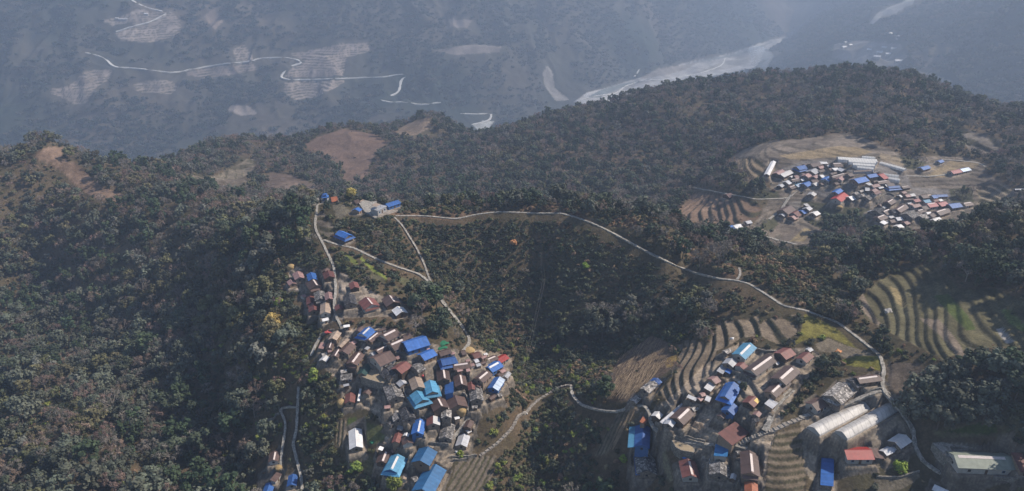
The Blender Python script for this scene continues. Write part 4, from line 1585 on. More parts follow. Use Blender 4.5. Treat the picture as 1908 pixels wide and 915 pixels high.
# labels: the striking ones are written out, the others are told by what they stand next to
SHORT = {
 'dark green tin roofed house above the left end of the big tan yard': 'the dark green roof',
 'bright blue two tiered roof at the top of the main village with pale ridge': 'the topmost blue roof',
 'long bright blue roof set high on the right in the main village': 'the long bright blue roof',
 'blue two tiered roof in the middle right of the main village': "the main village's two tiered blue roof",
 'bright red roof at the upper right tip of the main village': "the main village's red roof",
 'grey slate house casting a dark shadow right below the tan yard': 'the slate house below the tan yard',
 'light blue two tiered roof, lower of the pair in the main village': 'the lower light blue roof',
 'flat bright blue lean-to roof against a brown house': 'the flat blue lean-to',
 'mottled slate house at the right edge of the main village': 'the slate house at the village edge',
 'big old slate house with a black end wall beside the straw yard': 'the big black ended slate house',
 'bright blue gabled house in the lower middle of the main village': 'the lower blue gabled house',
 'turquoise two tiered roof at the lower left of the main village': 'the turquoise roof',
 'longest blue roof at the very bottom of the main village': "the main village's longest blue roof",
 'small bright blue roof at the top of the upper hamlet': "the upper hamlet's blue roof",
 'dark slate house in the middle of the upper hamlet': "the upper hamlet's dark slate house",
 'white tin roof at the right end of the upper hamlet': "the upper hamlet's white roof",
 'blue house on the ridge where the white trail starts': 'the blue house on the ridge',
 'sky blue gabled house at the top of the right village': 'the sky blue house',
 'big blue two tiered roof in the middle of the right village': "the right village's big blue roof",
 'red brown roof patched with one yellow sheet': 'the roof with the yellow sheet',
 'grey roofed house with a blue front sheet beside the stalk field': 'the blue fronted grey house',
 'blue house with a lighter blue side roof left of the right village': 'the two tone blue house',
 'slate house with an open gable at the bottom of the right village': 'the open gabled slate house',
 'square mid blue roof below the stone steps': 'the square blue roof by the steps',
 'large pale slab roofed farmhouse left of the two plastic greenhouses': 'the pale slab farmhouse',
 'white gabled shed between the greenhouses and the stone trail': 'the white shed near the greenhouses',
 'long grey green hall with a white end wall at the lower right corner': 'the long grey green hall',
 'small bright blue house at the bottom left below the main village': "the lower left's small blue house",
 'white gabled greenhouse alone at the left of the far village': "the far village's lone white greenhouse",
 'blue two tiered roof at the upper left of the far village': "the far village's two tiered blue roof",
 'blue roof touching the red one in the far village': 'the blue roof above a red one',
 'long brown roof under the white greenhouses in the far village': "the far village's longest brown roof",
 'red roof against the small white greenhouse in the far village': 'the red roof by the small greenhouse',
 'blue two tiered roof in the right middle of the far village': "the far village's right hand blue roof",
 'old slate house in the middle of the far village': "the far village's old slate house",
 'blue roof at the right end of the far village': "the far village's rightmost blue roof",
 'blue roof by the fields at the upper right of the far village': "the far village's upper right blue roof",
 'blue roof in the small hamlet below the far village': "the small hamlet's blue roof",
 'blue covered hut beside the track left of the small hamlet': 'the blue hut beside the track',
}
DIRS = ['right of', 'upper right of', 'above', 'upper left of', 'left of', 'lower left of', 'below', 'lower right of']
marks = [b for b in BLD if b['lab'] in SHORT]
taken = {}
todo = []
for b in BLD:
    if b['lab']:
        b['o']['label'] = b['lab']
        taken[b['lab']] = 1
    else:
        near = sorted(marks, key=lambda m: math.hypot(m['u'] - b['u'], 1.4 * (m['v'] - b['v'])) + (0 if m['area'] == b['area'] else 150))
        opts = []
        for m in near[:9]:
            a = math.atan2(-(b['v'] - m['v']), b['u'] - m['u'])
            opts.append((DIRS[int(round(a / (math.pi / 4))) % 8], SHORT[m['lab']], math.hypot(m['u'] - b['u'], m['v'] - b['v'])))
        desc = ROOFTXT[b['c']]
        kind = 'shed' if b['shed'] else 'house'
        what = desc.replace(' tin', '') + (' roofed ' if b['c'] not in ('sl', 'sd') else ' ') + ('lean-to ' if 'm' in b['opt'] else '') + kind
        if 's' in b['opt']:
            what = 'pale ridged ' + what
        todo.append((b, what, opts))
for level in range(9):
    buckets = {}
    for b, what, opts in todo:
        d, m, r = opts[level]
        buckets.setdefault(f'{what} {d} {m}', []).append((r, b, what, opts))
    rest = []
    for k, lst in buckets.items():
        lst.sort(key=lambda q: q[0])
        if len(lst) == 1 and k not in taken:
            lst[0][1]['o']['label'] = k
            taken[k] = 1
        elif level >= 1 or len(lst) == 2:
            for n_, q in enumerate(lst[:5]):
                kk = ('nearer', 'farther', 'farthest')[n_] + ' ' + k if len(lst) <= 3 else ('nearest', 'second nearest', 'third nearest', 'fourth nearest', 'fifth nearest')[n_] + ' ' + k
                if k in taken or kk in taken:
                    rest.append(q)
                    continue
                q[1]['o']['label'] = kk
                taken[kk] = 1
            rest += lst[5:]
        else:
            rest += lst
    todo = [(q[1], q[2], q[3]) for q in rest]
for b, what, opts in todo:
    k = f'{what} {opts[0][0]} {opts[0][1]}'
    b['o']['label'] = k
    print('UNRESOLVED LABEL', k)

# ------------------------------------------------------------------ plastic greenhouses
def tunnel_local(root, mid0, A, B, E, rng, lift, mat, flat, rib=True, name='roof_bay', gable=False):
    mid, z0, L, hw, d, n, pitch = solve_roof(A, B, E, lift, rng, False)
    W = min(max(abs(hw) * .84, 1.2), 4.6)
    inv = root.matrix_basis.inverted()
    def P(lx, ly, lz):
        q = mid + d * lx + n * ly
        return inv @ Vector((q.x, q.y, z0 - lift + lz))
    prof = []
    K = 12
    for k in range(K + 1):
        t = math.pi * k / K
        if gable:
            yy = -W + 2 * W * k / K
            prof.append((yy, lift - (lift - flat) * abs(yy) / W))
        else:
            prof.append((-W * math.cos(t), flat + (lift - flat) * (1 - abs(math.cos(t)) ** 1.3)))
    prof = [(-W, -1.5)] + prof + [(W, -1.5)]
    v, f = [], []
    M = max(2, int(L / 2.2))
    for i in range(M + 1):
        lx = -L / 2 + L * i / M
        sag = 0 if gable else .05 * math.sin(i * 2.1)
        for (yy, zz) in prof:
            v.append(P(lx, yy, zz + sag))
    k = len(prof)
    for i in range(M):
        for j in range(k - 1):
            f.append((i * k + j, i * k + j + 1, (i + 1) * k + j + 1, (i + 1) * k + j))
    b = obj_from(name, v, f, mat, root, True)
    for lx, s in ((-L / 2, 1), (L / 2, -1)):
        ev = [P(lx + s * .04, yy * .985, zz - .02) for yy, zz in prof]
        obj_from('end_panel', ev, [tuple(range(len(ev)))], MATS['plend'], root)
    if rib:
        for i in range(0, M + 1, 2):
            lx = -L / 2 + L * i / M
            m = MB()
            for (y1, z1), (y2, z2) in zip(prof[1:-1], prof[2:-1]):
                m.rod(P(lx, y1 * 1.004, z1 + .03), P(lx, y2 * 1.004, z2 + .03), .035, n=4)
            m.build('hoop', MATS['plend'], b)
    SPOTS.append((mid.x, mid.y, L / 2, min(L / 2, W + 2)))
    for t in np.linspace(-.45, .45, 7):
        q = mid + d * L * t
        SPOTS.append((q.x, q.y, W, W + .5))
    level_pad(mid.x, mid.y, d if hw > 0 else -d, L / 2 + .5, W + .5, z0 - lift, False)
    return b


def greenhouse(name, tile, bays, rng, lift, flat, mat, label, cat, group, rib, gable=False):
    q = [px(tile, b) for b in bays]
    A, B, E = q[0]
    mid, z0, *_ = solve_roof(A, B, E, lift, rng, False)
    root = empty(name, (mid.x, mid.y, z0 - lift))
    bpy.context.view_layer.update()
    for A, B, E in q:
        tunnel_local(root, mid, A, B, E, rng, lift, mat, flat, rib, gable=gable)
    return tag(root, label, cat, group)


greenhouse('polytunnel', 'N', [(175, 765, 790, 450, 582, 700)], NEAR, 2.1, .8, MATS['plast'], 'left and upper of two long white plastic tunnels in the right village', 'greenhouse', 'plastic tunnels', True)
greenhouse('polytunnel', 'N', [(515, 815, 1140, 472, 892, 745)], NEAR, 2.1, .8, MATS['plast'], 'right and lower of two long white plastic tunnels, torn at its far end', 'greenhouse', 'plastic tunnels', True)
FARR_ = (450, 800)
greenhouse('greenhouse', 'R', [(760, 118, 1040, 142, 900, 165), (240, 140, 1075, 195, 660, 205), (465, 205, 1050, 240, 760, 255), (560, 270, 1030, 300, 800, 312), (655, 335, 1010, 372, 840, 385)],
           FARR_, 3.2, 2.2, MATS['plastw'], 'big white five ridged greenhouse at the top of the far village', 'greenhouse', None, False, True)
greenhouse('greenhouse', 'R', [(1215, 490, 1540, 528, 1390, 560), (1280, 568, 1570, 610, 1420, 635)], FARR_, 3.2, 2.2, MATS['plastw'], 'small white two ridged greenhouse beside a red roof in the far village', 'greenhouse', None, False, True)
greenhouse('greenhouse', 'R', [(1160, 238, 1690, 385, 1420, 345)], FARR_, 2.2, 1.4, MATS['plastw'], 'long narrow white tunnel right of the big white greenhouse', 'greenhouse', None, False, True)

# ------------------------------------------------------------------ ridge shrine and flat roofed house
def at_px(tile, x, y, rng, lift=0):
    (u, v), = px(tile, [x, y])
    return cast(u, v, lift, *rng)


RID = (330, 480)
p = at_px('W', 385, 235, RID)
root = empty('shrine', p, R(12))
tag(root, 'tiny two tiered blue pagoda shrine on the crest of the ridge', 'shrine')
MB().box(-2.3, 2.3, -2.3, 2.3, -1.5, .35).build('plinth', MATS['conc'], root)
MB().box(-1.15, 1.15, -1.15, 1.15, .35, 2.6).build('wall', MATS['bluewall'], root)
for zb, o, hh in ((2.5, 2.2, .9), (3.9, 1.5, 1.1)):
    q = MB()
    t = [(-.7, -.7, zb + hh), (.7, -.7, zb + hh), (.7, .7, zb + hh), (-.7, .7, zb + hh)] if zb < 3 else [(0, 0, zb + hh)] * 4
    e = [(-o, -o, zb), (o, -o, zb), (o, o, zb), (-o, o, zb)]
    for k in range(4):
        q.add([e[k], e[(k + 1) % 4], t[(k + 1) % 4], t[k]], [(0, 1, 2, 3)])
    q.add([(a, b, c - .02) for a, b, c in e], [(3, 2, 1, 0)])
    q.build('roof', MATS['bl'], root)
MB().box(-.7, .7, -.7, .7, 3.3, 3.95).build('upper_wall', MATS['white_wall'], root)
MB().rod((0, 0, 4.9), (0, 0, 5.9), .14, .03).build('finial', MATS['gold'], root)
MB().box(-.4, .4, -1.2, -1.1, .35, 1.9).build('door', MATS['doorm'], root)
SPOTS.append((p.x, p.y, 3, 3))

p = at_px('W', 1215, 420, RID)
dv = (at_px('W', 1350, 400, RID) - at_px('W', 1200, 460, RID)).xy.normalized()
root = empty('house', p, math.atan2(dv.y, dv.x))
tag(root, 'flat roofed concrete house with a cream canopy on the ridge courtyard', 'house', GROUPTXT['ridge'])
MB().box(-4, 4, -2.6, 2.6, -3, 2.8).build('wall', MATS['conc'], root)
MB().box(-4.3, 4.3, -2.9, 2.9, 2.802, 3.05).build('flat_roof', MATS['si'], root)
q = MB().slab((-3.4, -1.2, 5.0), (.8, -1.2, 5.0), (.8, 2.4, 5.25), (-3.4, 2.4, 5.25), .12)
q.build('canopy', MATS['tn'], root)
for sx in (-3.2, .6):
    for sy in (-1.0, 2.2):
        MB().rod((sx, sy, 3.0), (sx, sy, 5.0 + (.2 if sy > 0 else 0) - .1), .07).build('post', MATS['wood'], root)
MB().box(-.5, .5, -2.66, -2.59, 0, 2.0).build('door', MATS['doorm'], root)
for cx in (-2.4, 2.4):
    f = MB().box(cx - .6, cx + .6, -2.66, -2.59, .9, 2.0).build('window', MATS['frame'], root)
    MB().box(cx - .46, cx + .46, -2.69, -2.58, 1.02, 1.88).build('pane', MATS['glass'], f)
SPOTS.append((p.x, p.y, 5, 4))

# ------------------------------------------------------------------ yards, dry stone walls
def platform(name, tile, pts, rng, up_, mat, label, cat, wall=True):
    P = [cast(u, v, 0, *rng) for u, v in px(tile, pts)]
    zt = sorted(q.z for q in P)[int(len(P) * .6)] + up_
    c = sum((q for q in P), Vector()) / len(P)
    if sum(P[i].x * P[(i + 1) % len(P)].y - P[(i + 1) % len(P)].x * P[i].y for i in range(len(P))) < 0:
        P = P[::-1]
    root = empty(name, (c.x, c.y, zt))
    L = [(q.x - c.x, q.y - c.y) for q in P]
    n = len(L)
    obj_from('paving', [(a, b, 0) for a, b in L] + [(a, b, -.15) for a, b in L], [tuple(range(n))] + [(i, i + n, (i + 1) % n + n, (i + 1) % n) for i in range(n)], mat, root)
    if wall:
        m = MB()
        for i in range(n):
            a, b = Vector((*L[i], 0)), Vector((*L[(i + 1) % n], 0))
            d = (b - a).normalized(); o = Vector((d.y, -d.x, 0)) * .35
            m.add([a, b, b + o, a + o] + [q + Vector((0, 0, z_)) for z_ in (-4,) for q in (a, b, b + o, a + o)],
                  [(0, 3, 2, 1), (3, 7, 6, 2), (0, 1, 5, 4), (1, 2, 6, 5), (3, 0, 4, 7)])
        m.build('retaining_wall', MATS['drywall'], root)
    SPOTS.append((c.x, c.y, 4, max(math.hypot(a, b) for a, b in L) * .8))
    sl, mk = inside_mask(P, GX, GY)
    GZ[sl] = np.where(mk, np.minimum(GZ[sl], zt - .25), GZ[sl])
    NOVEG[sl] = np.where(mk, 3, NOVEG[sl])
    return tag(root, label, cat)


platform('courtyard', 'C', [690, 28, 760, 60, 900, 130, 972, 200, 870, 320, 790, 408, 700, 395, 600, 360, 498, 330, 560, 220, 630, 110], NEAR, .5, MATS['yard'], 'big tan earth yard in the upper middle of the main village', 'courtyard')
platform('courtyard', 'W', [910, 310, 1000, 285, 1090, 268, 1180, 305, 1120, 370, 1110, 420, 1190, 510, 1160, 525, 1080, 470, 1000, 420], RID, .5, MATS['path'], 'paved grey courtyard on the ridge beside the flat roofed house', 'courtyard')
platform('courtyard', 'W', [150, 222, 285, 212, 275, 295, 180, 312, 165, 300], RID, .6, MATS['drywall'], 'small walled stone terrace at the left end of the ridge', 'courtyard')
platform('courtyard', 'P', [185, 380, 320, 312, 700, 318, 1120, 325, 1110, 385, 420, 368, 400, 440, 480, 600, 350, 555, 230, 450], NEAR, .4, MATS['path'], 'pale paved forecourt round the long grey green hall', 'courtyard')
platform('courtyard', 'r4', [1225, 560, 1340, 500, 1345, 580, 1380, 600, 1290, 600, 1240, 590], NEAR, .2, MATS['path'], 'small stone yard below the steps in the right village', 'courtyard')
platform('courtyard', 'r4', [735, 515, 900, 560, 900, 655, 800, 650, 760, 640], NEAR, .3, MATS['yard'], 'bare earth yard left of the square blue roof', 'courtyard')

WALLS = [
 ('D', [850, 490, 900, 540, 935, 620, 945, 700, 935, 790, 915, 900], 1.6, NEAR, 'curved dark retaining wall beside the round straw stack yard'),
 ('E', [890, 50, 965, 110, 945, 220, 925, 330, 930, 440, 945, 540], 1.0, NEAR, 'pale lane wall right of the blue gabled house'),
 ('C', [1200, 400, 1225, 520, 1290, 640, 1400, 770, 1480, 830], 1.4, NEAR, 'long lane wall below the light blue roofs'),
 ('E', [1010, 520, 1180, 532, 1350, 545], 1.0, NEAR, 'straight stone wall before the big black ended slate house'),
 ('F', [1400, 405, 1520, 400, 1650, 388], 1.1, NEAR, 'low stone wall where the stepped trail meets the main village'),
 ('F', [1340, 350, 1550, 355, 1830, 325], 1.2, NEAR, 'stone wall above the ploughed strips of the main village'),
 ('I', [715, 210, 800, 218, 900, 245, 1000, 245, 1090, 250], 1.0, NEAR, 'white topped stone wall right of the sky blue house'),
 ('I', [320, 580, 400, 620, 520, 635, 610, 650, 710, 670], 1.0, NEAR, 'pale stone wall under the largest brown house'),
 ('L', [590, 292, 690, 290, 800, 312, 900, 335, 990, 352], 1.3, NEAR, 'upper of two dark terrace walls below the dry orange bushes'),
 ('L', [600, 320, 700, 325, 830, 345, 960, 378], 1.2, NEAR, 'lower of two dark terrace walls below the dry orange bushes'),
 ('L', [620, 350, 680, 400, 800, 412], .8, NEAR, 'short wall edging the bare earth yard'),
 ('N', [750, 392, 820, 345, 900, 310, 980, 300, 1040, 302, 1100, 380, 1180, 492], 1.0, NEAR, 'hooked stone wall between the tunnels and the trail'),
 ('N', [60, 570, 250, 545, 440, 550, 600, 470, 700, 420], 1.0, NEAR, 'stone wall along the upper side of the left tunnel'),
 ('S', [955, 410, 1020, 320, 1100, 222, 1200, 215, 1290, 280], 1.2, FARR_, 'pale bent wall in the middle of the far village'),
 ('r5', [395, 850, 500, 855, 600, 822], .8, NEAR, 'curved wall above the small garden beds at bottom right'),
 ('r2', [150, 300, 165, 350, 120, 360, 130, 385, 60, 400, 20, 440], 1.0, NEAR, 'crooked pale stone wall on the slope left of the main village'),
 ('P', [960, 760, 1080, 760, 1220, 800, 1300, 750], 1.0, NEAR, 'broken stone wall below the long grey green hall'),
 ('r1', [440, 560, 500, 525, 545, 515], .9, NEAR, 'low wall under the red cloth at the top of the main village'),
]
for tile, pts, h, rng, lab in WALLS:
    ln = resample(zline(pts, 3, rng, tile, 2), 1.0)
    v, f = [], []
    z = [ground(q.x, q.y) for q in ln]
    z = np.convolve(np.pad(np.array(z), 2, mode='edge'), np.ones(5) / 5, 'valid')
    c = ln[len(ln) // 2]
    cz = float(z[len(ln) // 2])
    for i, q in enumerate(ln):
        d = (ln[min(i + 1, len(ln) - 1)] - ln[max(i - 1, 0)]).normalized()
        nn = Vector((-d.y, d.x)) * .28
        t = z[i] + h + .12 * math.sin(i * 1.9) * math.sin(i * .7 + 1)
        for s, zz in ((1, z[i] - 2.2), (1, t), (-1, t), (-1, z[i] - 2.2)):
            v.append((q.x + nn.x * s - c.x, q.y + nn.y * s - c.y, zz - cz))
        if i:
            k = 4 * i
            f += [(k - 4 + j, k - 3 + j, k + 1 + j, k + j) for j in range(3)]
    f += [(0, 3, 2, 1), tuple(len(v) - 4 + j for j in range(4))]
    o = obj_from('stone_wall', v, f, MATS['drywall'])
    o.location = (c.x, c.y, cz)
    tag(o, lab, 'wall', 'dry stone walls')

# ------------------------------------------------------------------ straw stacks, heaps, cloths, boulders
def stack(tile, x, y, r, h, rng, label, mat='straw', pole=True, name='straw_stack'):
    p = at_px(tile, x, y, rng)
    root = empty(name, p, RNG.rand() * 6)
    v, f = [], []
    prof = [(.82, -.5), (.95, .15), (1.0, .4), (.93, .6), (.72, .8), (.4, .94), (.1, 1.02)]
    K = 18
    for rad, zz in prof:
        for k in range(K):
            a = 2 * math.pi * k / K
            j = 1 + .07 * math.sin(3 * a + zz * 5) + .05 * RNG.rand()
            v.append((rad * r * math.cos(a) * j, rad * r * math.sin(a) * j, zz * h))
    for i in range(len(prof) - 1):
        for k in range(K):
            f.append((i * K + k, i * K + (k + 1) % K, (i + 1) * K + (k + 1) % K, (i + 1) * K + k))
    f.append(tuple((len(prof) - 1) * K + k for k in range(K)))
    obj_from('straw', v, f, MATS[mat], root, True)
    if pole:
        MB().rod((0, 0, h * .9), (.1, 0, h * 1.25), .06).build('pole', MATS['wood'], root)
    SPOTS.append((p.x, p.y, r, r))
    return tag(root, label, 'straw stack')


stack('D', 820, 800, 2.2, 2.4, NEAR, 'round golden straw stack in the lower right of the main village')
stack('C', 145, 665, 1.9, 2.3, NEAR, 'round pale straw stack left of the small brown house among bushes')
stack('G', 370, 175, 2.1, 2.6, NEAR, 'tan straw stack at the top left of the upper hamlet')
stack('B', 955, 500, 2.6, 1.6, NEAR, 'low spilling straw heap where the path enters the main village', pole=False)
stack('r2', 150, 735, 1.6, 1.3, NEAR, 'orange tan straw heap beside the house at lower left', pole=False)
stack('S', 245, 480, 2.2, 1.8, FARR_, 'pale straw heap in the fields left of the far village', pole=False)
stack('T', 840, 830, 1.8, 1.4, (250, 480), 'tan heap on the wooded knoll under the far village', pole=False)


def blob(name, tile, x, y, r, h, rng, mat, label, cat, seed=1, lump=.3):
    p = at_px(tile, x, y, rng)
    rr = np.random.RandomState(seed)
    bm = bmesh.new()
    bmesh.ops.create_icosphere(bm, subdivisions=3, radius=1)
    ph = rr.rand(6) * 6
    for q in bm.verts:
        k = 1 + lump * (math.sin(q.co.x * 3 + ph[0]) * math.sin(q.co.y * 3.3 + ph[1]) + .5 * math.sin(q.co.z * 5 + ph[2]) * math.sin(q.co.x * 5 + ph[3]))
        q.co = Vector((q.co.x * r * k, q.co.y * r * k * .8, max(q.co.z, -.3) * h * k))
    me = bpy.data.meshes.new(name); bm.to_mesh(me); bm.free()
    me.materials.append(MATS[mat])
    o = bpy.data.objects.new(name, me); COL.objects.link(o)
    o.location = p
    SPOTS.append((p.x, p.y, r, r))
    return tag(o, label, cat)


blob('boulder', 'q6', 1172, 465, 1.7, 1.3, NEAR, 'rock', 'big white boulder on the right hand terraces', 'boulder', 3)
blob('boulder', 'r2', 1900, 345, 1.2, .8, NEAR, 'rock', 'pale boulder beside the stepped trail right of the main village', 'boulder', 4)
blob('straw_bundle', 'r5', 212, 245, 1.2, .8, NEAR, 'tarpor', 'small orange covered heap on the tan field near the yellow strip', 'heap', 5)
blob('sack', 'q6', 90, 126, .5, .6, (300, 480), 'white_bag', 'left of two white sacks on the ridge crest', 'sack', 6)
blob('sack', 'q6', 108, 128, .5, .6, (300, 480), 'white_bag', 'right of two white sacks on the ridge crest', 'sack', 7)
blob('sack', 'I', 312, 12, .9, .7, NEAR, 'white_bag', 'white sack on the bare ground above the sky blue house', 'sack', 8)
blob('sack', 'J', 800, 208, .5, .6, NEAR, 'white_bag', 'white sack by the upper right corner of the big blue roof', 'sack', 9)
blob('sack', 'E', 1465, 660, .6, .6, NEAR, 'white_bag', 'white sack beside a bright shrub right of the main village', 'sack', 10)
blob('tarpaulin', 'A', 310, 160, 2.0, .5, NEAR, 'tarpred', 'red cloth spread on a wall at the upper left of the main village', 'tarpaulin', 11)
blob('tarpaulin', 'D', 160, 178, 1.1, .5, NEAR, 'tarpred', 'small red cloth in the yard above the light blue roofs', 'tarpaulin', 12)
blob('tarpaulin', 'r1', 1315, 607, 2.2, .4, NEAR, 'greennet', 'upper green net on the garden beds above the blue roofs', 'tarpaulin', 13)
blob('tarpaulin', 'r1', 1310, 637, 2.2, .4, NEAR, 'greennet', 'lower green net on the garden beds above the blue roofs', 'tarpaulin', 14)
blob('tarpaulin', 'r2', 815, 550, 1.0, .5, NEAR, 'greennet', 'green cloth in the garden right of the lone white shed', 'tarpaulin', 15)
blob('tarpaulin', 'M', 120, 410, 1.3, .4, NEAR, 'bl', 'crumpled blue cloth behind the red brown house at the bottom', 'tarpaulin', 16)
p = at_px('A', 610, 135, NEAR)
root = empty('stall', p, .3)
MB().slab((-1.5, -1, 2.1), (1.5, -1, 2.1), (1.5, 1, 2.3), (-1.5, 1, 2.3), .08).build('roof', MATS['white_bag'], root)
MB().box(.9, 1.35, -.8, .8, -.3, 1.9).build('side_panel', MATS['tarpor'], root)
for sx in (-1.3, 1.3):
    for sy in (-.85, .85):
        MB().rod((sx, sy, -.5), (sx, sy, 2.1), .05).build('post', MATS['wood'], root)
tag(root, 'small white topped stall with an orange side where the lane enters the village', 'stall')

# ------------------------------------------------------------------ stalks laid to dry on the slope
def stalks(tile, pts, du, dv, n, ln, label):
    poly = px(tile, pts)
    us, vs = [q[0] for q in poly], [q[1] for q in poly]
    rr = np.random.RandomState(n)
    m = MB()
    made = 0
    while made < n:
        u, v = min(us) + rr.rand() * (max(us) - min(us)), min(vs) + rr.rand() * (max(vs) - min(vs))
        c = False
        for i in range(len(poly)):
            (x1, y1), (x2, y2) = poly[i], poly[(i + 1) % len(poly)]
            if (y1 > v) != (y2 > v) and u < (x2 - x1) * (v - y1) / (y2 - y1) + x1:
                c = not c
        if not c:
            continue
        row = round((u * -dv + v * du) / 5.2) * 5.2        # bundles lie in rows
        a = cast(u, v, 0, *NEAR)
        b = cast(u + du, v + dv, 0, *NEAR)
        d = (b - a).normalized()
        w = Vector((-d.y, d.x, 0))
        k = round(a.dot(w) / 1.25) * 1.25 - a.dot(w)
        a = a + w * (k + rr.normal() * .12)
        q = a + d * ln * (.6 + .8 * rr.rand()) + w * rr.normal() * .25
        z1, z2 = ground(a.x, a.y), ground(q.x, q.y)
        m.rod((a.x, a.y, z1 + .15 + .2 * rr.rand()), (q.x, q.y, z2 + .15 + .25 * rr.rand()), .045, .03, 4)
        made += 1
    o = m.build('drying_stalks', MATS['pole'])
    return tag(o, label, 'stalks', kind='stuff')


stalks('r3', [345, 685, 430, 560, 425, 440, 480, 350, 640, 245, 740, 240, 800, 330, 820, 400, 700, 560, 600, 640, 540, 690], .55, -.83, 1100, 4.5, 'rows of cut stalks laid down the slope beside the blue fronted grey house')
stalks('r4', [240, 590, 300, 440, 420, 270, 450, 270, 380, 390, 270, 600], .42, -.9, 260, 4.0, 'rows of dry stalks on the strip field above the two tone blue house')

# ------------------------------------------------------------------ power line across the hollow
pp = [at_px('q5', 940, 440, NEAR), at_px('q5', 955, 590, NEAR), at_px('q7', 420, 300, NEAR)]
tops = []
for i, (q, lab) in enumerate(zip(pp, ('upper wooden power pole in the hollow under the ridge trail', 'middle wooden power pole in the hollow under the ridge trail', 'wooden power pole on the slope right of the main village'))):
    root = empty('power_pole', q, .4)
    MB().rod((0, 0, -1), (0, 0, 8), .13, .09).build('pole', MATS['bark_pale'], root)
    MB().rod((-.7, 0, 7.5), (.7, 0, 7.5), .06).build('crossarm', MATS['bark_pale'], root)
    tag(root, lab, 'pole', 'power poles')
    tops.append(q + Vector((0, 0, 7.6)))
    SPOTS.append((q.x, q.y, 1, 1))
for i in range(2):
    m = MB()
    for off in (-.6, .6):
        pts = []
        for k in range(13):
            t = k / 12
            q = tops[i].lerp(tops[i + 1], t)
            pts.append((q.x + off, q.y, q.z - 3.0 * t * (1 - t)))
        for a, b in zip(pts, pts[1:]):
            m.rod(a, b, .035, n=4)
    tag(m.build('power_line', MATS['wire']), ('upper' if i == 0 else 'lower') + ' span of twin wires across the hollow', 'wire', 'power lines')

# ------------------------------------------------------------------ tiny buildings across the valley
FH = [(1235, 180, 24), (1242, 162, 16), (1370, 200, 22), (1386, 182, 18), (1402, 206, 20), (1421, 186, 18), (1360, 216, 22), (1440, 232, 24), (1410, 130, 16), (1441, 141, 18), (1115, 194, 22), (1500, 262, 16), (1330, 190, 16), (1260, 172, 14)]
ORD = 'first second third fourth fifth sixth seventh eighth ninth tenth eleventh twelfth thirteenth fourteenth'.split()
for i, (x, y, L) in enumerate(FH):
    p = at_px('q2', x, y, (1300, 5200))
    root = empty('far_house', p, R(RNG.randint(-40, 40)))
    MB().box(-L * .45, L * .45, -L * .25, L * .25, -6, 5).build('wall', MATS['white_wall'], root)
    MB().slab((-L / 2, 0, 9), (L / 2, 0, 9), (L / 2, -L * .3, 4.9), (-L / 2, -L * .3, 4.9), .3).slab((-L / 2, 0, 9), (L / 2, 0, 9), (L / 2, L * .3, 4.9), (-L / 2, L * .3, 4.9), .3).build('roof', MATS['wh'], root)
    tag(root, 'tiny white roofed house, %s from the left on the hazy upper right hillside' % ORD[sorted(q[0] for q in FH).index(x)], 'house', 'far houses beyond the river')
for i, (x, y, L, lab) in enumerate([(460, 75, 30, 'long white building on the hazy terraces at the upper left'), (437, 72, 12, 'small white building left of the long one on the upper left terraces'), (545, 55, 14, 'small white building right of the long one on the upper left terraces')]):
    p = at_px('q1', x, y, (1500, 5200))
    root = empty('far_house', p, R(8))
    MB().box(-L * .48, L * .48, -3, 3, -6, 4).build('wall', MATS['white_wall'], root)
    MB().slab((-L / 2, 0, 6.5), (L / 2, 0, 6.5), (L / 2, -3.6, 3.9), (-L / 2, -3.6, 3.9), .3).slab((-L / 2, 0, 6.5), (L / 2, 0, 6.5), (L / 2, 3.6, 3.9), (-L / 2, 3.6, 3.9), .3).build('roof', MATS['wh'], root)
    tag(root, lab, 'house', 'far houses beyond the river')

# ------------------------------------------------------------------ wood smoke behind the dark hill
p = at_px('q2', 940, 268, (600, 1500))
bm = bmesh.new()
bmesh.ops.create_icosphere(bm, subdivisions=3, radius=1)
for q in bm.verts:
    t = (q.co.z + 1) / 2
    k = .45 + .75 * t
    q.co = Vector((q.co.x * 18 * k - 14 * t + 2.5 * math.sin(q.co.z * 5), q.co.y * 15 * k, t * 36 - 1))
me = bpy.data.meshes.new('smoke'); bm.to_mesh(me); bm.free()
sm = bpy.data.materials.new('wood_smoke')
sm.use_nodes = True
sm.node_tree.nodes.clear()
so_ = sm.node_tree.nodes.new('ShaderNodeOutputMaterial')
sv = sm.node_tree.nodes.new('ShaderNodeVolumePrincipled')
sv.inputs['Color'].default_value = (.75, .85, 1, 1)
sv.inputs['Density'].default_value = .03
sm.node_tree.links.new(sv.outputs[0], so_.inputs['Volume'])
me.materials.append(sm)
o = bpy.data.objects.new('smoke', me); COL.objects.link(o)
o.location = p
tag(o, 'thin bluish wood smoke rising behind the dark hill crest', 'smoke', kind='stuff')

build_land()

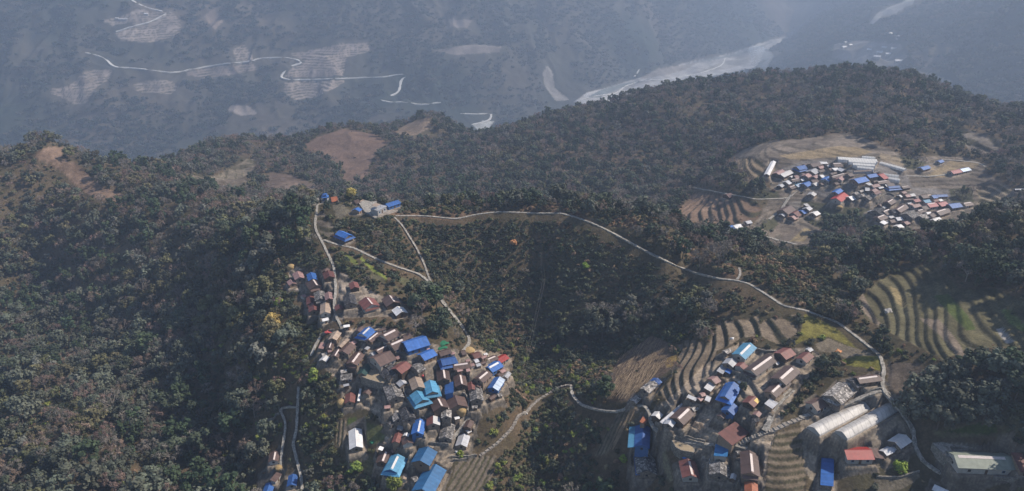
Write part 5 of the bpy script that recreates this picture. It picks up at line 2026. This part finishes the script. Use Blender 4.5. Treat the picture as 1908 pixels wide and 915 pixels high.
# ------------------------------------------------------------------ vegetation
LEAF = dict(dark=m_leaf('dark_leaves', (.056, .068, .043), .03, .35), grey=m_leaf('grey_green_leaves', (.088, .096, .070), .03, .35), olive=m_leaf('olive_leaves', (.104, .100, .050), .03, .35),
            deep=m_leaf('deep_green_leaves', (.046, .066, .034), .02, .3), silver=m_leaf('silvery_leaves', (.112, .114, .094), .02, .3),
            bush=m_leaf('bush_leaves', (.085, .088, .044), .03, .4), lime=m_leaf('yellow_green_leaves', (0.185, 0.220, 0.053), .03, .35), dry=m_leaf('dry_leaves', (0.185, 0.131, 0.079), .03, .35),
            gold=m_leaf('golden_leaves', (0.421, 0.307, 0.105), .02, .2), orange=m_leaf('orange_leaves', (0.527, 0.290, 0.124), .02, .2), bright=m_leaf('bright_leaves', (0.229, 0.299, 0.053), .02, .25),
            farl=m_leaf('far_leaves', (.042, .056, .038), .03, .4), farb=m_leaf('far_brown_leaves', (.085, .075, .056), .03, .35),
            twig=m_leaf('grey_twigs', (0.202, 0.176, 0.150), .02, .3), rtwig=m_leaf('brown_twigs', (0.220, 0.150, 0.120), .02, .3))


class Leaves:
    def __init__(self, seed):
        self.r = np.random.RandomState(seed)
        self.c, self.n, self.s, self.k = [], [], [], []

    def puff(self, ctr, rad, n, size, bright, flat=.8):
        d = self.r.normal(size=(n, 3))
        d /= np.linalg.norm(d, axis=1, keepdims=True)
        q = d * (self.r.rand(n, 1) ** .45) * np.array([rad, rad, rad * flat]) + np.array(ctr)
        nn = d + self.r.normal(size=(n, 3)) * .36 + np.array([0, 0, .35])
        self.c.append(q); self.n.append(nn)
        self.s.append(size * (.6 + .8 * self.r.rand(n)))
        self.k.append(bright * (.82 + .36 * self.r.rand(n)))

    def mesh(self, name, mats, extra=None, aspect=.75):
        c, n, s, k = map(np.concatenate, (self.c, self.n, self.s, self.k))
        n /= np.linalg.norm(n, axis=1, keepdims=True)
        t = np.cross(n, self.r.normal(size=n.shape)); t /= np.linalg.norm(t, axis=1, keepdims=True)
        b = np.cross(n, t)
        s = s[:, None]
        quad = np.stack([c + t * s, c + b * s * aspect, c - t * s * (.7), c - b * s * aspect], 1).reshape(-1, 3)
        N = len(c)
        v = quad
        f = np.arange(N * 4).reshape(-1, 4)
        kk = np.repeat(k, 4)
        faces = f.tolist()
        mi = [0] * N
        verts = v.tolist()
        if extra:
            m = len(verts)
            verts += extra.v
            faces += [tuple(i + m for i in q) for q in extra.f]
            mi += [1] * len(extra.f)
            kk = np.concatenate([kk, np.ones(len(extra.v))])
        me = bpy.data.meshes.new(name)
        me.from_pydata(verts, [], faces)
        for mm in mats:
            me.materials.append(mm)
        me.polygons.foreach_set('material_index', mi)
        at = me.color_attributes.new('clump', 'FLOAT_COLOR', 'POINT')
        col = np.ones((len(verts), 4), np.float32)
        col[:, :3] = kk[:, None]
        at.data.foreach_set('color', col.ravel())
        me.update()
        return me


def trunk_mb(h, r, seed, limbs=5, top=.75):
    rr = np.random.RandomState(seed)
    m = MB()
    lean = rr.normal(size=2) * .05 * h
    p0, p1 = (0, 0, -1.2), (lean[0] * .5, lean[1] * .5, h * .5)
    p2 = (lean[0], lean[1], h * top)
    m.rod(p0, p1, r, r * .7, 6)
    m.rod(p1, p2, r * .7, r * .25, 6)
    for k in range(limbs):
        a = 2 * math.pi * (k + rr.rand()) / limbs
        z = h * (.38 + .3 * rr.rand())
        ln = h * (.22 + .18 * rr.rand())
        b = (p1[0], p1[1], z)
        m.rod(b, (b[0] + math.cos(a) * ln, b[1] + math.sin(a) * ln, z + ln * .7), r * .4, r * .12, 4)
    return m


def broadleaf(seed, h=9.0, w=4.0, puffs=17, n=46, size=.5, tall=.62):
    L = Leaves(seed)
    r = L.r
    for k in range(puffs):
        a = 2 * math.pi * r.rand()
        zz = r.rand()
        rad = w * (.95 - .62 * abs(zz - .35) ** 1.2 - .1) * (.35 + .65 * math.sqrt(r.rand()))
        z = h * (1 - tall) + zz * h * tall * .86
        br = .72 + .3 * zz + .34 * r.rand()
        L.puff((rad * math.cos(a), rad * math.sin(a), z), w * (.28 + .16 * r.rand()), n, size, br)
    return L


def bare(seed, h=8.5, w=3.8):
    """leafless crown: limbs forking into a haze of twigs"""
    L = Leaves(seed)
    r = L.r
    m = trunk_mb(h, .22, seed, 0, .5)
    tips = []

    def grow(p, d, ln, rad, lev):
        q = p + d * ln
        m.rod(p, q, rad, rad * .6, 4)
        if lev == 0:
            tips.append(q)
            return
        for _ in range(3):
            dd = (d + Vector(r.normal(size=3) * .55) + Vector((0, 0, .12))).normalized()
            grow(q, dd, ln * .68, rad * .55, lev - 1)
    for k in range(5):
        a = 2 * math.pi * (k + r.rand() * .7) / 5
        grow(Vector((0, 0, h * (.28 + .2 * r.rand()))), Vector((math.cos(a) * .75, math.sin(a) * .75, .8)).normalized(), h * .25, .13, 2)
    for t in tips:
        L.puff(t, .85, 13, .42, .7 + .6 * r.rand(), .9)
    return L, m


def shrub(seed, w=1.5, h=1.7, puffs=6, n=34, size=.30):
    L = Leaves(seed)
    r = L.r
    for k in range(puffs):
        a = 2 * math.pi * r.rand()
        q = w * .62 * math.sqrt(r.rand())
        L.puff((q * math.cos(a), q * math.sin(a), h * (.3 + .5 * r.rand())), w * .48, n, size, .65 + .7 * r.rand())
    return L


def farclump(seed):
    L = Leaves(seed)
    r = L.r
    for k in range(9):
        a = 2 * math.pi * r.rand()
        q = 11 * math.sqrt(r.rand())
        hh = 3 + 5 * r.rand()
        L.puff((q * math.cos(a), q * math.sin(a), hh), 4.2, 30, 1.7, .55 + .8 * r.rand(), 1.0)
    return L


def proto_set(kind):
    """list of (crown mesh, trunk mesh or None, joined mesh, colour words)"""
    out = []
    if kind == 'broadleaf':
        for i, (mk, words, h, w) in enumerate([('dark', 'dark green', 9.5, 4.1), ('grey', 'grey green', 9, 4.4), ('olive', 'olive green', 8.5, 4.0), ('deep', 'deep green', 10.5, 3.7), ('grey', 'grey green', 8, 4.6), ('silver', 'silvery grey', 8.5, 4.0), ('dark', 'dark green', 8.5, 4.6)]):
            tm = trunk_mb(h, .26, 50 + i)
            L = broadleaf(100 + i, h, w)
            me = L.mesh('crown', [LEAF[mk]])
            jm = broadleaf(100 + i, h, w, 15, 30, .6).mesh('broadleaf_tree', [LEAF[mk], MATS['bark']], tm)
            t = bpy.data.meshes.new('trunk'); t.from_pydata(tm.v, [], tm.f); t.materials.append(MATS['bark'])
            out.append((me, t, jm, words))
    elif kind == 'bare':
        for i, (mk, words) in enumerate([('twig', 'grey'), ('rtwig', 'reddish brown'), ('twig', 'grey')]):
            L, m = bare(200 + i, 8 + i * .6, 3.8)
            me = L.mesh('crown', [LEAF[mk]], aspect=.16)
            L2, m2 = bare(200 + i, 8 + i * .6, 3.8)
            jm = L2.mesh('bare_tree', [LEAF[mk], MATS['bark_pale']], m2, aspect=.2)
            t = bpy.data.meshes.new('trunk'); t.from_pydata(m.v, [], m.f); t.materials.append(MATS['bark_pale'])
            out.append((me, t, jm, words))
    elif kind == 'shrub':
        for i, (mk, words) in enumerate([('bush', 'dull green'), ('bush', 'dull green'), ('lime', 'yellow green'), ('dry', 'dry brown'), ('dark', 'dark green'), ('grey', 'grey green')]):
            me = shrub(300 + i, 1.5 + .2 * (i % 3)).mesh('shrub', [LEAF[mk]])
            out.append((me, None, me, words))
    elif kind == 'far':
        for i, mk in enumerate(['farl', 'farl', 'farb', 'farl']):
            me = farclump(400 + i).mesh('far_trees', [LEAF[mk]])
            out.append((me, None, me, ''))
    return out


PROTO = {k: proto_set(k) for k in ('broadleaf', 'bare', 'shrub', 'far')}
HORIZ = np.maximum.accumulate(GZ / RG, axis=0)      # skyline of the land itself


def near_grid(g, x, y):
    a, r = np.arctan2(x, y), np.hypot(x, y)
    ia = np.clip(np.round((a - AZ[0]) / (AZ[-1] - AZ[0]) * (NA - 1)), 0, NA - 1).astype(int)
    ir = np.clip(np.round(np.interp(r, RR, np.arange(NR))), 0, NR - 1).astype(int)
    return g[ir, ia]


def seen(x, y, z, h):
    """is the top of something h high at (x, y, z) above the land in front of it"""
    a, r = np.arctan2(x, y), np.hypot(x, y)
    ia = np.clip(np.round((a - AZ[0]) / (AZ[-1] - AZ[0]) * (NA - 1)), 0, NA - 1).astype(int)
    ir = np.clip(np.interp(r * .985 - 3, RR, np.arange(NR)), 0, NR - 1).astype(int)
    return (z + h) / r >= HORIZ[ir, ia]


SX = np.array(SPOTS)


def scatter(cell, r0, r1, amax, seed, jit=.9):
    rr = np.random.RandomState(seed)
    X, Y = np.meshgrid(np.arange(-r1, r1, cell), np.arange(0, r1, cell))
    x = X.ravel() + (rr.rand(X.size) - .5) * cell * jit * 2 * .5
    y = Y.ravel() + (rr.rand(X.size) - .5) * cell * jit
    a, r = np.arctan2(x, y), np.hypot(x, y)
    k = (r > r0) & (r < r1) & (abs(a) < amax)
    x, y = x[k], y[k]
    return x, y, rr


def clear_of_houses(x, y, pad):
    ok = np.ones(len(x), bool)
    for sx, sy, rad, half in SX:
        ok &= (x - sx) ** 2 + (y - sy) ** 2 > (half + pad) ** 2
    return ok


PLANTS = {'broadleaf': [], 'bare': [], 'shrub': [], 'far': []}     # rows: x, y, z, scale, index


def put(kind, x, y, s, idx, sink=.3):
    z = heights(x, y) - sink
    PLANTS[kind].append(np.stack([x, y, z, s, idx], 1))


def behind_open(x, y, dist):
    r = np.hypot(x, y)
    return near_grid(NOVEG, x * (1 + dist / r), y * (1 + dist / r)) > 0


AMAX = R(44)
# --- woods near and middle
for cell, r0, r1, sd in ((5.3, 150, 720, 1), (7.6, 720, 1450, 2)):
    x, y, rr = scatter(cell, r0, r1, AMAX, sd)
    z = heights(x, y)
    keep = (near_grid(NOVEG, x, y) < .5) & seen(x, y, z, 16)
    x, y = x[keep], y[keep]
    r = np.hypot(x, y)
    sc = near_grid(SCRUB, x, y) > .5
    keep = clear_of_houses(x, y, 3.0)
    dens = .5 + .5 * fbm(x / 26, y / 26, 77, 3)
    p = rr.rand(len(x))
    keep &= np.where(sc, p < .16, p < np.clip(.84 + 1.1 * (dens - .5), .25, .99))
    tall_ok = ~(behind_open(x, y, 4) | behind_open(x, y, 8)) if r1 < 800 else ~(behind_open(x, y, 7) | behind_open(x, y, 15) | behind_open(x, y, 22))
    tall_ok |= (p < .06) & ~behind_open(x, y, 4)
    if r1 < 800:
        for dd in (3, 6, 9, 12, 15):
            r_ = np.hypot(x, y)
            tall_ok &= ~(near_grid(NOVEG, x * (1 + dd / r_), y * (1 + dd / r_)) > 1.5)
    u, v, zc = project(x, y, heights(x, y))
    keep &= tall_ok
    x, y, r, u, v, sc, dens = [q[keep] for q in (x, y, r, u, v, sc, dens)]
    big = (u < 575) & (r < 660) & ~sc
    kk = ~big | (rr.rand(len(x)) < .72)
    x, y, r, u, v, sc, dens, big = [q[kk] for q in (x, y, r, u, v, sc, dens, big)]
    n = len(x)
    brown = .30 + .22 * np.clip((u - 950) / 300, 0, 1) * (r > 480) + .10 * (fbm(x / 60, y / 60, 81, 2) > .1) + .12 * ((u > 280) & (u < 900) & (r > 560))
    brown = np.where((u > 1640) & (r < 330), .05, brown)
    isb = rr.rand(n) < brown
    s = (.50 + .85 * rr.rand(n) ** 1.4 + .18 * np.clip(fbm(x / 32, y / 32, 87, 2), -.6, 1)) * np.where(sc, .62, 1.0) * np.where(r > 720, 1.08, 1.0) * np.where(big, np.where(r < 480, 1.26, 1.12), 1)
    hue = fbm(x / 45, y / 45, 83, 3) + .5 * (rr.rand(n) - .5)
    # left wood is greyer, the back hill greener and darker
    idx = np.where(hue > .22, 2, np.where(hue > .0, 1, np.where(hue > -.18, 0, 3)))
    idx = np.where(rr.rand(n) < .30, np.where(u < 600, 4, 6), idx)
    idx = np.where(rr.rand(n) < .05, 5, idx)
    put('broadleaf', x[~isb], y[~isb], s[~isb], idx[~isb])
    put('bare', x[isb], y[isb], s[isb] * .92, np.where(rr.rand(isb.sum()) < .45, 1, np.where(rr.rand(isb.sum()) < .5, 0, 2)))
# --- bushes and undergrowth
for cell, r0, r1, sd, pf in ((1.95, 150, 480, 5, 1.0), (3.6, 480, 820, 6, 1.2), (6.0, 820, 1450, 7, 2.0)):
    x, y, rr = scatter(cell, r0, r1, AMAX, sd)
    nv = near_grid(NOVEG, x, y)
    keep = ((nv < .5) | ((nv > 1.5) & (nv < 2.5) & (rr.rand(len(x)) < .035)) | ((nv > .5) & (nv < 1.5) & (rr.rand(len(x)) < .012))) & seen(x, y, heights(x, y), 5)
    x, y = x[keep], y[keep]
    keep = clear_of_houses(x, y, 1.2)
    sc = near_grid(SCRUB, x, y) > .5
    keep &= rr.rand(len(x)) < np.where(sc, .92, .42) + .35 * fbm(x / 12, y / 12, 91, 3)
    keep &= ~((near_grid(NOVEG, x, y) < .5) & behind_open(x, y, 2.2) & (rr.rand(len(x)) < .8))
    r_ = np.hypot(x, y)
    keep &= ~((near_grid(NOVEG, x * (1 + 3.2 / r_), y * (1 + 3.2 / r_)) > 2.5) & (r_ < 480))
    x, y, sc = x[keep], y[keep], sc[keep]
    u, v, zc = project(x, y, heights(x, y))
    n = len(x)
    hue = fbm(x / 20, y / 20, 95, 3) + .7 * (rr.rand(n) - .5)
    idx = np.where(hue > .36, 3, np.where(hue > .1, 0, np.where(hue > -.12, 4, 1)))
    idx = np.where((rr.rand(n) < .10) & (v > 620), 2, idx)
    idx = np.where(rr.rand(n) < .14, 5, idx)
    bowl = (u > 720) & (u < 1330) & (v > 400) & (v < 680) & (zc < 480)
    idx = np.where(bowl & (rr.rand(n) < .6), np.where(rr.rand(n) < .6, 4, 0), idx)
    crest = near_grid(LANDC[..., 0], x, y) > .13
    idx = np.where(crest & (rr.rand(n) < .7), 3, idx)
    s = (.45 + .75 * rr.rand(n) ** 1.5) * pf * np.where(sc, 1.15, 1) * np.where(near_grid(NOVEG, x, y) > .5, .55, 1)
    put('shrub', x, y, s, idx, .15)
# --- the far side of the valley
x, y, rr = scatter(15.5, 1450, 4600, R(40), 9)
z = heights(x, y)
keep = (near_grid(NOVEG, x, y) < .5) & seen(x, y, z, 20)
u, v, zc = project(x, y, z)
keep &= (u > -150) & (u < 2060) & (v > -60)
dens = fbm(x / 210, y / 210, 51, 4) + .6 * fbm(x / 70, y / 70, 52, 2)
for ox_, oy_ in ((12, 0), (-12, 0), (0, 12), (0, -12), (0, 24)):
    keep &= near_grid(NOVEG, x + ox_, y + oy_) < .5
keep &= rr.rand(len(x)) < np.clip(.75 - 2.2 * (dens - .12), .04, .97)
x, y = x[keep], y[keep]
put('far', x, y, .5 + .8 * rr.rand(len(x)), np.where(rr.rand(len(x)) < .25, 2, rr.randint(0, 2, len(x))), 1.0)
PLANTS = {k: np.concatenate(v) for k, v in PLANTS.items()}


def where_words(u, v, zc):
    if zc > 520: return 'in the woods behind the ridge' if u < 1300 else 'in the woods round the far village'
    if u < 545: return 'in the dense wood on the left slope'
    if u > 1640 and v > 600: return 'in the clump at the lower right'
    if u > 1330 and v < 560: return 'on the wooded knoll below the far village'
    if 545 <= u < 900 and v > 600: return 'around the main village'
    if u < 1300 and v < 650 and u > 740: return 'in the hollow below the ridge trail'
    if u < 760: return 'on the spur above the main village'
    if u < 1180: return 'on the bushy slope between the villages'
    return 'around the right village'


def instancer(name, rows, protos, label, cat):
    me = bpy.data.meshes.new(name)
    n = len(rows)
    me.vertices.add(n)
    me.vertices.foreach_set('co', rows[:, :3].astype(np.float32).ravel())
    rr = np.random.RandomState(n)
    a = me.attributes.new('turn', 'FLOAT_VECTOR', 'POINT')
    rot = np.zeros((n, 3), np.float32)
    rot[:, 2] = rr.rand(n) * 6.283
    rot[:, :2] = rr.normal(size=(n, 2)) * .05
    a.data.foreach_set('vector', rot.ravel())
    a = me.attributes.new('size', 'FLOAT_VECTOR', 'POINT')
    s3 = np.repeat(rows[:, 3:4], 3, 1) * (1 + .18 * (rr.rand(n, 3) - .5))
    a.data.foreach_set('vector', s3.astype(np.float32).ravel())
    a = me.attributes.new('pick', 'INT', 'POINT')
    a.data.foreach_set('value', rows[:, 4].astype(np.int32))
    me.update()
    o = bpy.data.objects.new(name, me)
    COL.objects.link(o)
    pc = bpy.data.collections.new(name + ' kinds')
    for i, p in enumerate(protos):
        po = bpy.data.objects.new('kind_%02d' % i, p[2])
        pc.objects.link(po)
    ng = bpy.data.node_groups.new(name, 'GeometryNodeTree')
    ng.interface.new_socket('Geometry', in_out='INPUT', socket_type='NodeSocketGeometry')
    ng.interface.new_socket('Geometry', in_out='OUTPUT', socket_type='NodeSocketGeometry')
    N, Lk = ng.nodes, ng.links
    gi, go = N.new('NodeGroupInput'), N.new('NodeGroupOutput')
    ip = N.new('GeometryNodeInstanceOnPoints')
    ci = N.new('GeometryNodeCollectionInfo')
    ci.inputs['Collection'].default_value = pc
    ci.inputs['Separate Children'].default_value = True
    ci.inputs['Reset Children'].default_value = True
    def at(nm, ty):
        q = N.new('GeometryNodeInputNamedAttribute'); q.data_type = ty; q.inputs['Name'].default_value = nm
        return q.outputs['Attribute']
    er = N.new('FunctionNodeEulerToRotation')
    Lk.new(at('turn', 'FLOAT_VECTOR'), er.inputs[0])
    Lk.new(gi.outputs[0], ip.inputs['Points'])
    Lk.new(ci.outputs[0], ip.inputs['Instance'])
    ip.inputs['Pick Instance'].default_value = True
    Lk.new(at('pick', 'INT'), ip.inputs['Instance Index'])
    Lk.new(er.outputs[0], ip.inputs['Rotation'])
    Lk.new(at('size', 'FLOAT_VECTOR'), ip.inputs['Scale'])
    Lk.new(ip.outputs[0], go.inputs[0])
    md = o.modifiers.new('plants', 'NODES')
    md.node_group = ng
    return tag(o, label, cat, kind='stuff')


def place_words(items):
    """items: [object, what, u, v, zc] -> labels told by the nearest landmark, else by the wood it stands in"""
    pts = [(m['u'], m['v'], SHORT[m['lab']], m['area'] in ('far village', 'small hamlet')) for m in marks]
    pts += [(512, 590, 'the larger golden tree', 0), (425, 815, 'the three broad reddish trees', 0), (1640, 625, 'the tall round dark tree', 0), (1832, 485, 'the biggest deep green tree', 0),
            (1338, 455, 'the large grey bare tree', 0), (957, 450, 'the lone orange tree', 0), (1135, 570, 'the big pale bare tree', 0), (1655, 580, 'the big white boulder', 0), (655, 355, 'the rusty gold tree', 0)]
    todo_ = list(items)
    for level in range(3):
        buckets = {}
        for it in todo_:
            o, what, u, v, zc = it
            near = sorted((math.hypot(m[0] - u, m[1] - v), m) for m in pts if bool(m[3]) == (zc > 470))
            near = [q for q in near if q[0] < 170]
            if level < len(near):
                r, m = near[level]
                d = DIRS[int(round(math.atan2(-(v - m[1]), u - m[0]) / (math.pi / 4))) % 8]
                buckets.setdefault(f'{what} {d} {m[2]}', []).append((r, it))
            else:
                buckets.setdefault(None, []).append((0, it))
        todo_ = [q[1] for q in buckets.pop(None, [])]
        for k, lst in buckets.items():
            lst.sort(key=lambda q: q[0])
            words = ['nearest', 'second nearest', 'third nearest', 'fourth nearest', 'fifth nearest']
            for n_, (r, it) in enumerate(lst):
                kk = k if len(lst) == 1 else (words[n_] + ' ' + k if n_ < 5 else None)
                if kk is None or kk in taken or len(kk.split()) > 16:
                    todo_.append(it)
                else:
                    it[0]['label'] = kk
                    taken[kk] = 1
    for o, what, u, v, zc in todo_:
        o['label'] = what + ' ' + where_words(u, v, zc)


def individuals(kind, name, cat, phrase, group, count=300):
    rows = PLANTS[kind]
    u, v, zc = project(rows[:, 0], rows[:, 1], rows[:, 2] + 2)
    vis = (u > 4) & (u < 1904) & (v > 4) & (v < 908) & seen(rows[:, 0], rows[:, 1], rows[:, 2], 2.5 if kind != 'shrub' else .8)
    score = np.where(vis, rows[:, 3] / zc, 0)
    top = np.argsort(-score)[:count]
    rr = np.random.RandomState(count)
    named = []
    for i in top:
        x, y, z, s, k = rows[i]
        crown, trunk, _, words = PROTO[kind][int(k)]
        sc = (s * (1 + .12 * (rr.rand() - .5)), s * (1 + .12 * (rr.rand() - .5)), s * (1 + .2 * (rr.rand() - .5)))
        if trunk is None:
            o = bpy.data.objects.new(name, crown)
            COL.objects.link(o)
            o.location = (x, y, z)
            o.rotation_euler = (0, 0, rr.rand() * 6.283)
        else:
            o = empty(name, (x, y, z), rr.rand() * 6.283)
            for nm, me in (('crown', crown), ('trunk', trunk)):
                c = bpy.data.objects.new(nm, me)
                COL.objects.link(c)
                c.parent = o
        o.scale = sc
        tag(o, None, cat, group)
        named.append((o, f'{words} {phrase}', u[i], v[i], zc[i]))
    place_words(named)
    m = np.ones(len(rows), bool)
    m[top] = False
    PLANTS[kind] = rows[m]



# ------------------------------------------------------------------ trees one can tell apart
def single(kind, mk, tile, x, y, scale, rng, label, name, seed, h=9, w=4, tall=.62, cat='tree', puffs=20, n=60, size=.5, lift=0):
    p = at_px(tile, x, y, rng)
    o = empty(name, p - Vector((0, 0, .3)), RNG.rand() * 6)
    if kind == 'leafy':
        L = broadleaf(seed, h, w, puffs, n, size, tall)
        me = L.mesh('crown', [LEAF[mk]])
        tm = trunk_mb(h, .28, seed)
        tmat = MATS['bark']
    else:
        L, tm = bare(seed, h, w)
        me = L.mesh('crown', [LEAF[mk]], aspect=.16)
        tmat = MATS['bark_pale']
    c = bpy.data.objects.new('crown', me); COL.objects.link(c); c.parent = o
    tm.build('trunk', tmat, o)
    o.scale = (scale,) * 3
    return tag(o, label, cat)


single('leafy', 'dark', 'P0', 1640, 655, 1.0, NEAR, 'tall round dark green tree standing alone beside the stone trail', 'broadleaf_tree', 901, 10.5, 4.0, .8)
single('leafy', 'deep', 'P0', 1832, 525, 1.25, NEAR, 'biggest deep green tree at the right edge above the terraces', 'broadleaf_tree', 902, 11.5, 6.5, .6, puffs=34)
single('leafy', 'gold', 'P0', 512, 612, 1.0, NEAR, 'golden leaved tree left of the upper hamlet', 'broadleaf_tree', 903, 9, 5.0, .7)
single('leafy', 'gold', 'P0', 485, 602, .8, NEAR, 'smaller golden leaved tree left of the larger golden one', 'broadleaf_tree', 904, 8, 4.5, .7)
single('leafy', 'bright', 'P0', 520, 568, .6, NEAR, 'bright yellow green banana clump left of the upper hamlet', 'broadleaf_tree', 905, 8, 4, .8)
single('leafy', 'orange', 'P0', 957, 456, .55, NEAR, 'lone orange leaved tree on the dark slope under the trail', 'broadleaf_tree', 906, 6, 4, .7)
single('leafy', 'gold', 'P0', 655, 366, .7, RID, 'rusty gold topped tree behind the ridge buildings', 'broadleaf_tree', 907, 8, 5, .75)
single('bare', 'twig', 'P0', 782, 388, .95, RID, 'bare tree standing on the skyline right of the blue ridge house', 'bare_tree', 908, 9, 4)
single('bare', 'twig', 'P0', 1338, 494, 1.45, (280, 480), 'large grey bare tree where the crest path meets the trail', 'bare_tree', 909, 10, 4.2)
single('bare', 'rtwig', 'P0', 1368, 487, 1.0, (280, 480), 'slender bare tree right of the large grey bare tree', 'bare_tree', 910, 10, 3)
for i, (x, y, s, w_) in enumerate([(385, 850, 1.25, 'leftmost'), (425, 835, 1.3, 'middle'), (458, 845, 1.0, 'rightmost')]):
    single('bare', 'rtwig', 'P0', x, y, s, NEAR, w_ + ' of three broad reddish bare trees at the lower left', 'bare_tree', 911 + i, 8, 4.5)
single('bare', 'twig', 'P0', 1135, 600, 1.5, NEAR, 'big pale grey bare tree between the hollow and the right village', 'bare_tree', 915, 9, 4.5)
single('bare', 'twig', 'P0', 1100, 592, 1.1, NEAR, 'smaller bare tree left of the big pale grey one', 'bare_tree', 916, 9, 4)
single('bare', 'rtwig', 'P0', 1300, 808, .7, NEAR, 'dry reddish bush tree below the silver lean-to of the right village', 'bare_tree', 917, 7, 4.4)
single('leafy', 'bright', 'P0', 1676, 876, .55, NEAR, 'bright yellow bush below the white gabled shed', 'shrub', 918, 7, 5, .9, 'bush')
single('leafy', 'bright', 'P0', 1161, 858, .36, NEAR, 'bright yellow bush left of the slate house with blue strip', 'shrub', 919, 7, 5, .9, 'bush')
single('leafy', 'bright', 'P0', 858, 850, .38, NEAR, 'bright green bush under the silver shed of the main village', 'shrub', 920, 7, 5, .9, 'bush')
single('leafy', 'lime', 'P0', 585, 710, .8, NEAR, 'tall yellow green bamboo clump left of the main village', 'bamboo_clump', 921, 9, 3.2, .85, 'bamboo')
single('leafy', 'lime', 'P0', 928, 880, .6, NEAR, 'yellow green bamboo clump right of the ploughed strips', 'bamboo_clump', 922, 9, 2.4, .85, 'bamboo')
single('leafy', 'lime', 'P0', 662, 880, .7, NEAR, 'yellow green leafy tree under the lone white shed', 'broadleaf_tree', 923, 8, 4.5, .8)
single('leafy', 'lime', 'P0', 735, 905, .8, NEAR, 'yellow green tree at the bottom edge below the turquoise roof', 'broadleaf_tree', 924, 7, 4.5, .8)
single('leafy', 'dark', 'P0', 1384, 728, .5, NEAR, 'small dark tree against the right end of the big blue roof', 'broadleaf_tree', 925, 9, 3.0, .8)
single('leafy', 'olive', 'P0', 1545, 588, 1.0, NEAR, 'broad olive tree above the stone trail and yellow field', 'broadleaf_tree', 926, 8, 5.5, .8)
single('leafy', 'dark', 'P0', 1580, 592, 1.05, NEAR, 'dark tree right of the broad olive tree by the trail', 'broadleaf_tree', 927, 9, 5.0, .8)
single('leafy', 'grey', 'P0', 855, 545, .8, NEAR, 'grey leafy tree beside the path on the slope under the trail', 'broadleaf_tree', 928, 9, 4.4)
single('leafy', 'bright', 'P0', 1090, 502, .55, NEAR, 'pale star leaved tree in the dark hollow under the trail', 'broadleaf_tree', 929, 8, 4.0, .6)
CLUMP = [(1700, 740), (1735, 715), (1770, 700), (1805, 690), (1845, 690), (1880, 690), (1690, 775), (1725, 760), (1765, 750), (1810, 745), (1850, 745), (1890, 735), (1780, 785), (1830, 780), (1745, 790)]
for i, (x, y) in enumerate(CLUMP):
    q = cast(x, y + 12, 0, *NEAR)
    PLANTS['broadleaf'] = np.concatenate([PLANTS['broadleaf'], [[q.x, q.y, q.z - .3, 1.15 + .2 * RNG.rand(), [1, 4, 1, 0][i % 4]]]])
print('plants', {k: len(v) for k, v in PLANTS.items()})
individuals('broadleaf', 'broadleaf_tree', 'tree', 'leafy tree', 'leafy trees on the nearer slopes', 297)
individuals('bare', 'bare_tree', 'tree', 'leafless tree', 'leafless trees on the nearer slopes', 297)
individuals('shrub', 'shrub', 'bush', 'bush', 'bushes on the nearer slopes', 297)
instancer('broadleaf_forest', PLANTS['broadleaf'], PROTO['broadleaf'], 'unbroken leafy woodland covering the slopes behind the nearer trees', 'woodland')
instancer('bare_woodland', PLANTS['bare'], PROTO['bare'], 'leafless winter woodland mixed through the slopes behind the nearer trees', 'woodland')
instancer('undergrowth', PLANTS['shrub'], PROTO['shrub'], 'low undergrowth and scrub covering the rough slopes', 'undergrowth')
instancer('far_forest', PLANTS['far'], PROTO['far'], 'hazy forest on the far side of the deep valley', 'woodland')
